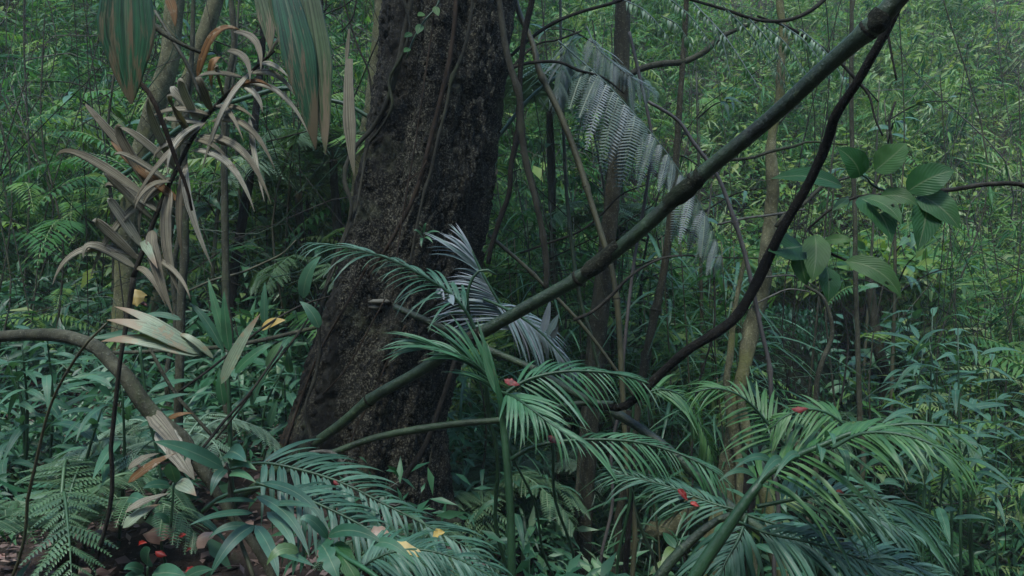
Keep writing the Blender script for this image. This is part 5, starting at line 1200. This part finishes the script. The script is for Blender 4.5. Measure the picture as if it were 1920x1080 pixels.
def bushes(n, xr, yr, hr, rr, leaves, lnr, asp, mat, name, label, keep=None, drooping=0.2, narrow=False, lift=0.0, level=None):
    PO, DI, UP, LN, WD, RN = [], [], [], [], [], []
    for b in range(n):
        y = random.uniform(*yr)
        x = random.uniform(-1, 1) * (0.78 * y + 0.8) if xr is None else random.uniform(*xr)
        if keep and not keep(x, y): continue
        g = terrain(x, y)
        h = random.uniform(*hr); r = random.uniform(*rr)
        c = np.array([x, y, (g + h * 0.45 + lift) if level is None else level + random.uniform(-.15, .2)])
        m = int(leaves * random.uniform(0.6, 1.3))
        u = rng.normal(size=(m, 3)); u /= np.linalg.norm(u, axis=1)[:, None]
        u[:, 2] = np.abs(u[:, 2]) * 1.0 - 0.35
        u[:, 1] -= 0.25
        rad = rng.uniform(0.35, 1.05, m) ** 0.6
        # uneven outline
        ph = rng.uniform(0, 6.28, 3)
        lob = 1 + 0.3 * np.sin(4 * np.arctan2(u[:, 1], u[:, 0]) + ph[0]) + 0.25 * np.sin(6 * u[:, 2] + ph[1])
        p = c + u * (rad * lob)[:, None] * np.array([r, r, h * 0.6])
        d = u * np.array([1, 1, 0.35]) + rng.normal(size=(m, 3)) * 0.55
        d[:, 2] -= drooping
        if narrow:
            # sprays: neighbours share a direction
            k = rng.integers(0, max(2, m // 7), m)
            base = rng.normal(size=(max(2, m // 7), 3)); base[:, 2] = -0.2 - np.abs(base[:, 2]) * 0.5
            sp_ = c + (lambda q: q / np.linalg.norm(q, axis=1)[:, None])(rng.normal(size=(max(2, m // 7), 3)) + np.array([0, -.4, .3])) * np.array([r, r, h * 0.6]) * rng.uniform(0.5, 1.05, (max(2, m // 7), 1))
            p = sp_[k] + rng.normal(size=(m, 3)) * 0.035
            d = base[k] + rng.normal(size=(m, 3)) * 0.45
        up = rng.normal(size=(m, 3)) * 0.5 + np.array([0, -0.7, 1])
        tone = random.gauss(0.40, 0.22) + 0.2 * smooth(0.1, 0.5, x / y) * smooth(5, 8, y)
        l = rng.uniform(lnr[0], lnr[1], m) * random.choice((0.55, 0.7, 0.85, 1.0, 1.15, 1.4))
        PO.append(p); DI.append(d); UP.append(up); LN.append(l); WD.append(l * asp * rng.uniform(0.8, 1.2, m))
        RN.append(np.clip(tone + rng.normal(size=m) * 0.17, 0, 1))
    cat = np.concatenate
    return mass(name, label, cat(PO), cat(DI), cat(UP), cat(LN), cat(WD), cat(RN), mat)


hollow = lambda x, y: not (2.0 < x < 4.0 and 5.2 < y < 7.9) and not (0.31 < x / y < 0.50 and y < 6.4)
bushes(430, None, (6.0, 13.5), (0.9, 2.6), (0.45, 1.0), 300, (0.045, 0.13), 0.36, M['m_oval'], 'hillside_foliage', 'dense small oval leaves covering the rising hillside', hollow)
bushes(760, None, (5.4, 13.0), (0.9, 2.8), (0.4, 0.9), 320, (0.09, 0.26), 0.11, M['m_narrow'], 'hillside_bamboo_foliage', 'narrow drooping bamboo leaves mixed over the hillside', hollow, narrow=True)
bushes(300, None, (4.3, 8.0), (0.4, 1.3), (0.3, 0.6), 180, (0.08, 0.2), 0.2, M['m_broad'], 'undergrowth_foliage', 'blue green broad leaves of the low undergrowth', hollow)
bushes(170, None, (2.2, 5.0), (0.2, 0.45), (0.25, 0.5), 120, (0.04, 0.12), 0.26, M['m_broad'], 'ground_cover', 'low leafy ground cover between the stems', lambda x, y: not (-1.15 < x < -0.2 and 2.4 < y < 3.5) and not (x < -0.7 and y < 2.35))
bushes(150, (-3.6, 3.9), (4.3, 6.4), (0.9, 3.2), (0.35, 0.7), 200, (0.12, 0.24), 0.10, M['m_narrow'], 'bamboo_thicket', 'thin drooping bamboo leaves hanging in the middle distance', lambda x, y: hollow(x, y) and (x > -0.3 or y > 5.2), narrow=True)
# dense mound of tiny leaves inside the hollow
bushes(26, (2.2, 3.7), (6.9, 8.0), (0.8, 1.3), (0.4, 0.6), 420, (0.03, 0.06), 0.45, M['m_broad'], 'hollow_foliage', 'tiny leaved mound in the dark hollow of the bank', None)
# overhanging leaves above the hollow
bushes(46, (2.0, 4.1), (6.3, 8.3), (0.35, 0.6), (0.4, 0.65), 300, (0.07, 0.14), 0.42, M['m_oval'], 'overhang_foliage', 'leafy shrubs overhanging the dark hollow', None, level=ZC + 0.15)
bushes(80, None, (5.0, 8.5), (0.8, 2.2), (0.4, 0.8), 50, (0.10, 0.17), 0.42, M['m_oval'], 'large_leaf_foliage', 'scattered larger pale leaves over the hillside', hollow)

def fern_mass():
    PO, DI, UP, LN, WD, RN = [], [], [], [], [], []
    for k in range(900):
        y = random.uniform(4.2, 11.0); x = random.uniform(-1, 1) * (0.76 * y + 0.5)
        if not hollow(x, y): continue
        c = np.array([x, y, terrain(x, y) + random.uniform(0.25, 2.1)])
        a = random.uniform(0, 6.28); L = random.uniform(0.35, 0.9)
        h = np.array([math.cos(a), math.sin(a) * 0.7 - 0.3, 0]); h /= np.linalg.norm(h)
        sd_ = np.array([-h[1], h[0], 0])
        n = 20; t = (np.arange(n) + 0.5) / n
        p = c + h * (t * L)[:, None] + np.array([0, 0, 1]) * (L * (0.35 * t - 0.75 * t * t))[:, None]
        tg = h + np.array([0, 0, 1]) * (0.35 - 1.5 * t)[:, None]
        ln = L * 0.24 * np.sin(np.pi * (0.1 + 0.88 * t) ** 0.75)
        tone = random.gauss(0.6, 0.2)
        for sgn in (-1, 1):
            PO.append(p); DI.append(sd_ * sgn + tg * 0.45 + np.array([0, 0, -0.25]) + rng.normal(size=(n, 3)) * 0.06)
            UP.append(np.tile(np.array([0, -0.3, 1.0]), (n, 1))); LN.append(ln * rng.uniform(0.85, 1.1, n)); WD.append(np.full(n, L * 0.036))
            RN.append(np.clip(tone + rng.normal(size=n) * 0.07, 0, 1))
        PO.append(p[:-1]); DI.append(np.diff(p, axis=0)); UP.append(np.tile(np.array([0, -1.0, .3]), (n - 1, 1))); LN.append(np.full(n - 1, L / n * 1.2)); WD.append(np.full(n - 1, 0.006)); RN.append(np.full(n - 1, 0.9))
    cat = np.concatenate
    mass('hillside_fern_foliage', 'feathery fern fronds growing all over the slope', cat(PO), cat(DI), cat(UP), cat(LN), cat(WD), cat(RN), M['m_narrow'], 0.2)
fern_mass()
shade_mound()

# leaf litter
def litter():
    m = 16000
    x = rng.uniform(-4, 3.5, m); y = rng.uniform(1.3, 5.5, m)
    z = np.array([terrain(a, b) for a, b in zip(x, y)]) + rng.uniform(0.004, 0.035, m)
    d = rng.normal(size=(m, 3)); d[:, 2] *= 0.25
    up = rng.normal(size=(m, 3)) * 0.35 + np.array([0, 0, 1])
    l = rng.uniform(0.02, 0.08, m)
    mass('leaf_litter', 'brown dead leaves and bits covering the forest floor', np.stack([x, y, z], 1), d, up, l, l * rng.uniform(0.2, 0.6, m), np.clip(rng.normal(0.45, 0.22, m), 0, 1), M['m_litter'], 0.15)
litter()

def twigs(name, label, n, yr, zr, rr, mt):
    V, F = [], []
    for k in range(n):
        y = random.uniform(*yr); x = random.uniform(-1, 1) * (0.76 * y + 0.4)
        if not hollow(x, y): continue
        z = terrain(x, y) + random.uniform(*zr)
        a = random.uniform(0, 6.28); L = random.uniform(0.4, 1.6)
        d = np.array([math.cos(a), 0.3 * math.sin(a) - 0.15, random.uniform(-0.5, 1.4)])
        p0 = np.array([x, y, z]); b = np.array([random.gauss(0, .15), random.gauss(0, .1), random.gauss(0, .15)]) * L
        C = catmull([tuple(p0), tuple(p0 + d * L * 0.35 + b), tuple(p0 + d * L * 0.7 - b * 0.4), tuple(p0 + d * L)], 9)
        r = np.linspace(1, 0.4, 9) * random.uniform(*rr)
        v, f = tube_arrays(C, r, 3, cap=False)
        o = len(V); V += v; F += [tuple(i + o for i in q) for q in f]
    o = link(name, mesh(name, V, F, mt))
    tagv(o, label, None, None, 'stuff')
twigs('tangled_twigs', 'tangle of thin pale bare twigs through the hillside foliage', 1500, (5.0, 11.5), (0.2, 2.6), (0.0025, 0.007), M['twig'])
def hanging(name, label, n, mt, rr):
    V, F = [], []
    for k in range(n):
        y = random.uniform(3.9, 8.0); x = random.uniform(-1, 1) * (0.76 * y + 0.3)
        if -0.45 < x / y < -0.02 and y < 4.2: continue
        z = terrain(x, y) + random.uniform(0.0, 0.5); H = random.uniform(1.6, 4.2)
        lx = random.gauss(0, 0.35); b = random.gauss(0, 0.12)
        C = catmull([(x, y, z), (x + lx * 0.3 + b, y, z + H * 0.33), (x + lx * 0.6 - b * 0.6, y, z + H * 0.66), (x + lx, y, z + H)], 14)
        v, f = tube_arrays(C, np.linspace(1, 0.55, 14) * random.uniform(*rr), 4, cap=False)
        o = len(V); V += v; F += [tuple(i + o for i in q) for q in f]
    tagv(link(name, mesh(name, V, F, mt)), label, None, None, 'stuff')
hanging('pale_stems', 'many thin pale upright stems among the background foliage', 110, M['sapling'], (0.004, 0.010))
hanging('fine_vines', 'many hair thin dark vines hanging in the background', 130, M['fine_twig'], (0.002, 0.005))
twigs('dark_twigs', 'tangle of thin dark twigs in the undergrowth', 900, (3.6, 9.0), (0.1, 2.2), (0.0015, 0.005), M['fine_twig'])
twigs('green_shoots', 'thin green shoots rising through the foliage', 900, (3.6, 9.0), (0.0, 1.8), (0.0015, 0.004), M['green_stem'])

# crown of the big tree, high above the picture
def crown():
    root = bpy.data.objects['big_tree']
    top = P(912, -890, 3.05)
    pts = []
    for k in range(7):
        a = k * 0.9 + 0.3; L = random.uniform(1.6, 2.8)
        e = top + Vector((math.cos(a) * L, math.sin(a) * L, random.uniform(1.2, 2.6)))
        Cc = catmull([tuple(top + Vector((0, 0, -0.15))) + (0.12,), tuple(top + (e - top) * 0.5 + Vector((0, 0, 0.25))) + (0.07,), tuple(e) + (0.02,)], 14)
        V, F = tube_arrays(Cc[:, :3] - np.array(root.location), Cc[:, 3], 10, 0.15)
        link('limb', mesh('limb', V, F, M['trunk']), root)
        pts += [e, e * 0.4 + top * 0.6 + Vector((0, 0, .5))]
    PO = np.concatenate([np.array(p) + rng.normal(size=(260, 3)) * np.array([0.7, 0.7, 0.4]) for p in pts])
    m = len(PO); d = rng.normal(size=(m, 3)); d[:, 2] -= 0.4
    l = rng.uniform(0.08, 0.16, m)
    o = mass('crown', None, PO - np.array(root.location), d, rng.normal(size=(m, 3)) * 0.4 + np.array([0, 0, 1]), l, l * 0.42, rng.uniform(0, 0.8, m), M['m_oval'])
    o.parent = root
crown()

# ------------------------------------------------------------------ fallen leaves
def fallen(label, px, py, d, L, ang, mat, tilt=0.3, group=None, asp=0.45, lift=0.0, on_ground=False):
    c = P(px, py, d)
    if on_ground: c.z = terrain(c.x, c.y) + 0.03
    dv = Vector((math.cos(R(ang)), -0.25, math.sin(R(ang)))) if not on_ground else Vector((math.cos(R(ang)), math.sin(R(ang)), random.uniform(-.1, .1)))
    dv.normalize()
    B, T_ = c - dv * L / 2, c + dv * L / 2
    n = Vector((random.uniform(-.2, .2), -tilt, 1))
    V, F, UV = leaf_arrays(Vector((0, 0, 0)), (T_ - B) / 2 + Vector((0, -.005, random.uniform(.0, .25) * L)), T_ - B, L * asp, n, prof='ovate', cols=4, rows=8, curl=random.uniform(-.6, 1.1), ragged=0.3, wave=0.3)
    o = link('fallen_leaf', mesh('fallen_leaf', V, F, mat, UV), None, B)
    return tagv(o, label, 'leaf', group)

fallen('red leaf caught on the young palm below the culm', 960, 717, 1.93, 0.048, -18, M['red'], 1.2)
fallen('curled red brown leaf caught on the palm side stalk', 1038, 824, 1.9, 0.047, -25, M['red'], 1.0)
fallen('bright orange red leaf on top of the arching palm', 1500, 766, 1.44, 0.035, 3, M['red'], 0.8)
fallen('red leaf hanging upright on the low palm', 1280, 928, 1.85, 0.039, -50, M['red'], 1.5)
fallen('small red leaf just right below the upright red one', 1303, 946, 1.84, 0.027, -20, M['red'], 1.0)
fallen('little red leaf hidden among lower right palm leaflets', 1575, 923, 1.45, 0.017, -20, M['red'], 1.0)
fallen('small orange red leaf on fern at trunk foot', 631, 905, 1.84, 0.022, -35, M['red'], 1.0)
fallen('yellow tan round leaf lying on the lower fern', 823, 1001, 1.78, 0.035, 20, M['yellow'], 0.8, asp=0.7)
fallen('long yellowing leaf on the fern by the bottom edge', 765, 1032, 1.5, 0.09, -15, M['yellow'], 0.8, asp=0.3)
fallen('mottled tan leaf left of the long yellowing one', 715, 1008, 1.6, 0.06, -20, M['litter'], 0.8, asp=0.6)
fallen('round yellow leaf hanging at the left edge', 253, 558, 1.9, 0.055, -70, M['yellow'], 2.0, asp=0.85)
fallen('small orange leaf beside the round yellow one', 270, 569, 1.92, 0.027, -30, M['red'], 1.0)
fallen('big dark red leaf on the litter at lower left', 332, 1005, 1.98, 0.066, 15, M['red'], 0.7)
fallen('bright red leaf scrap at the left of the litter', 268, 1020, 1.95, 0.031, 20, M['red'], 0.9)
fallen('crumpled red leaf low in the litter corner', 302, 1038, 1.9, 0.039, -15, M['red'], 0.9)
fallen('small red leaf right of the crumpled one', 355, 1030, 1.92, 0.023, 30, M['red'], 0.9)
fallen('red leaf at the bottom edge of the litter', 360, 1068, 1.85, 0.039, 10, M['red'], 0.9)
fallen('large pink brown dead leaf behind the dark red leaf', 300, 995, 2.05, 0.13, 15, M['litter'], 0.9)
fallen('large brown dead leaf under the fern at litter edge', 378, 1012, 2.0, 0.11, 25, M['litter'], 0.9)
for k in range(150):
    px, py = random.uniform(-20, 440), random.uniform(900, 1085)
    fallen('brown dead leaf among the litter at the lower left', px, py, random.uniform(1.85, 2.2), random.uniform(0.04, 0.09), random.uniform(0, 360), M['litter'], 0.5, 'dead leaves on the litter', on_ground=True)

# ------------------------------------------------------------------ thin tinted haze, added to lift the dark tones
def haze():
    x0, x1, y0, y1, z0, z1 = -75, 75, -55, 105, -4.0, 24.0
    V = [(x, y, z) for z in (z0, z1) for y in (y0, y1) for x in (x0, x1)]
    F = [(0, 2, 3, 1), (4, 5, 7, 6), (0, 1, 5, 4), (2, 6, 7, 3), (0, 4, 6, 2), (1, 3, 7, 5)]
    m, t, out = new_mat('tinted haze')
    v = nd(t, 'ShaderNodeVolumePrincipled')
    v.inputs['Color'].default_value = (0.75, 0.93, 0.95, 1)
    v.inputs['Density'].default_value = 0.003
    t.links.new(v.outputs[0], out.inputs['Volume'])
    tagv(link('haze', mesh('haze', V, F, m, smooth_sh=False)), 'thin tinted haze added to lift the dark tones between the trees', None, None, 'stuff')
haze()
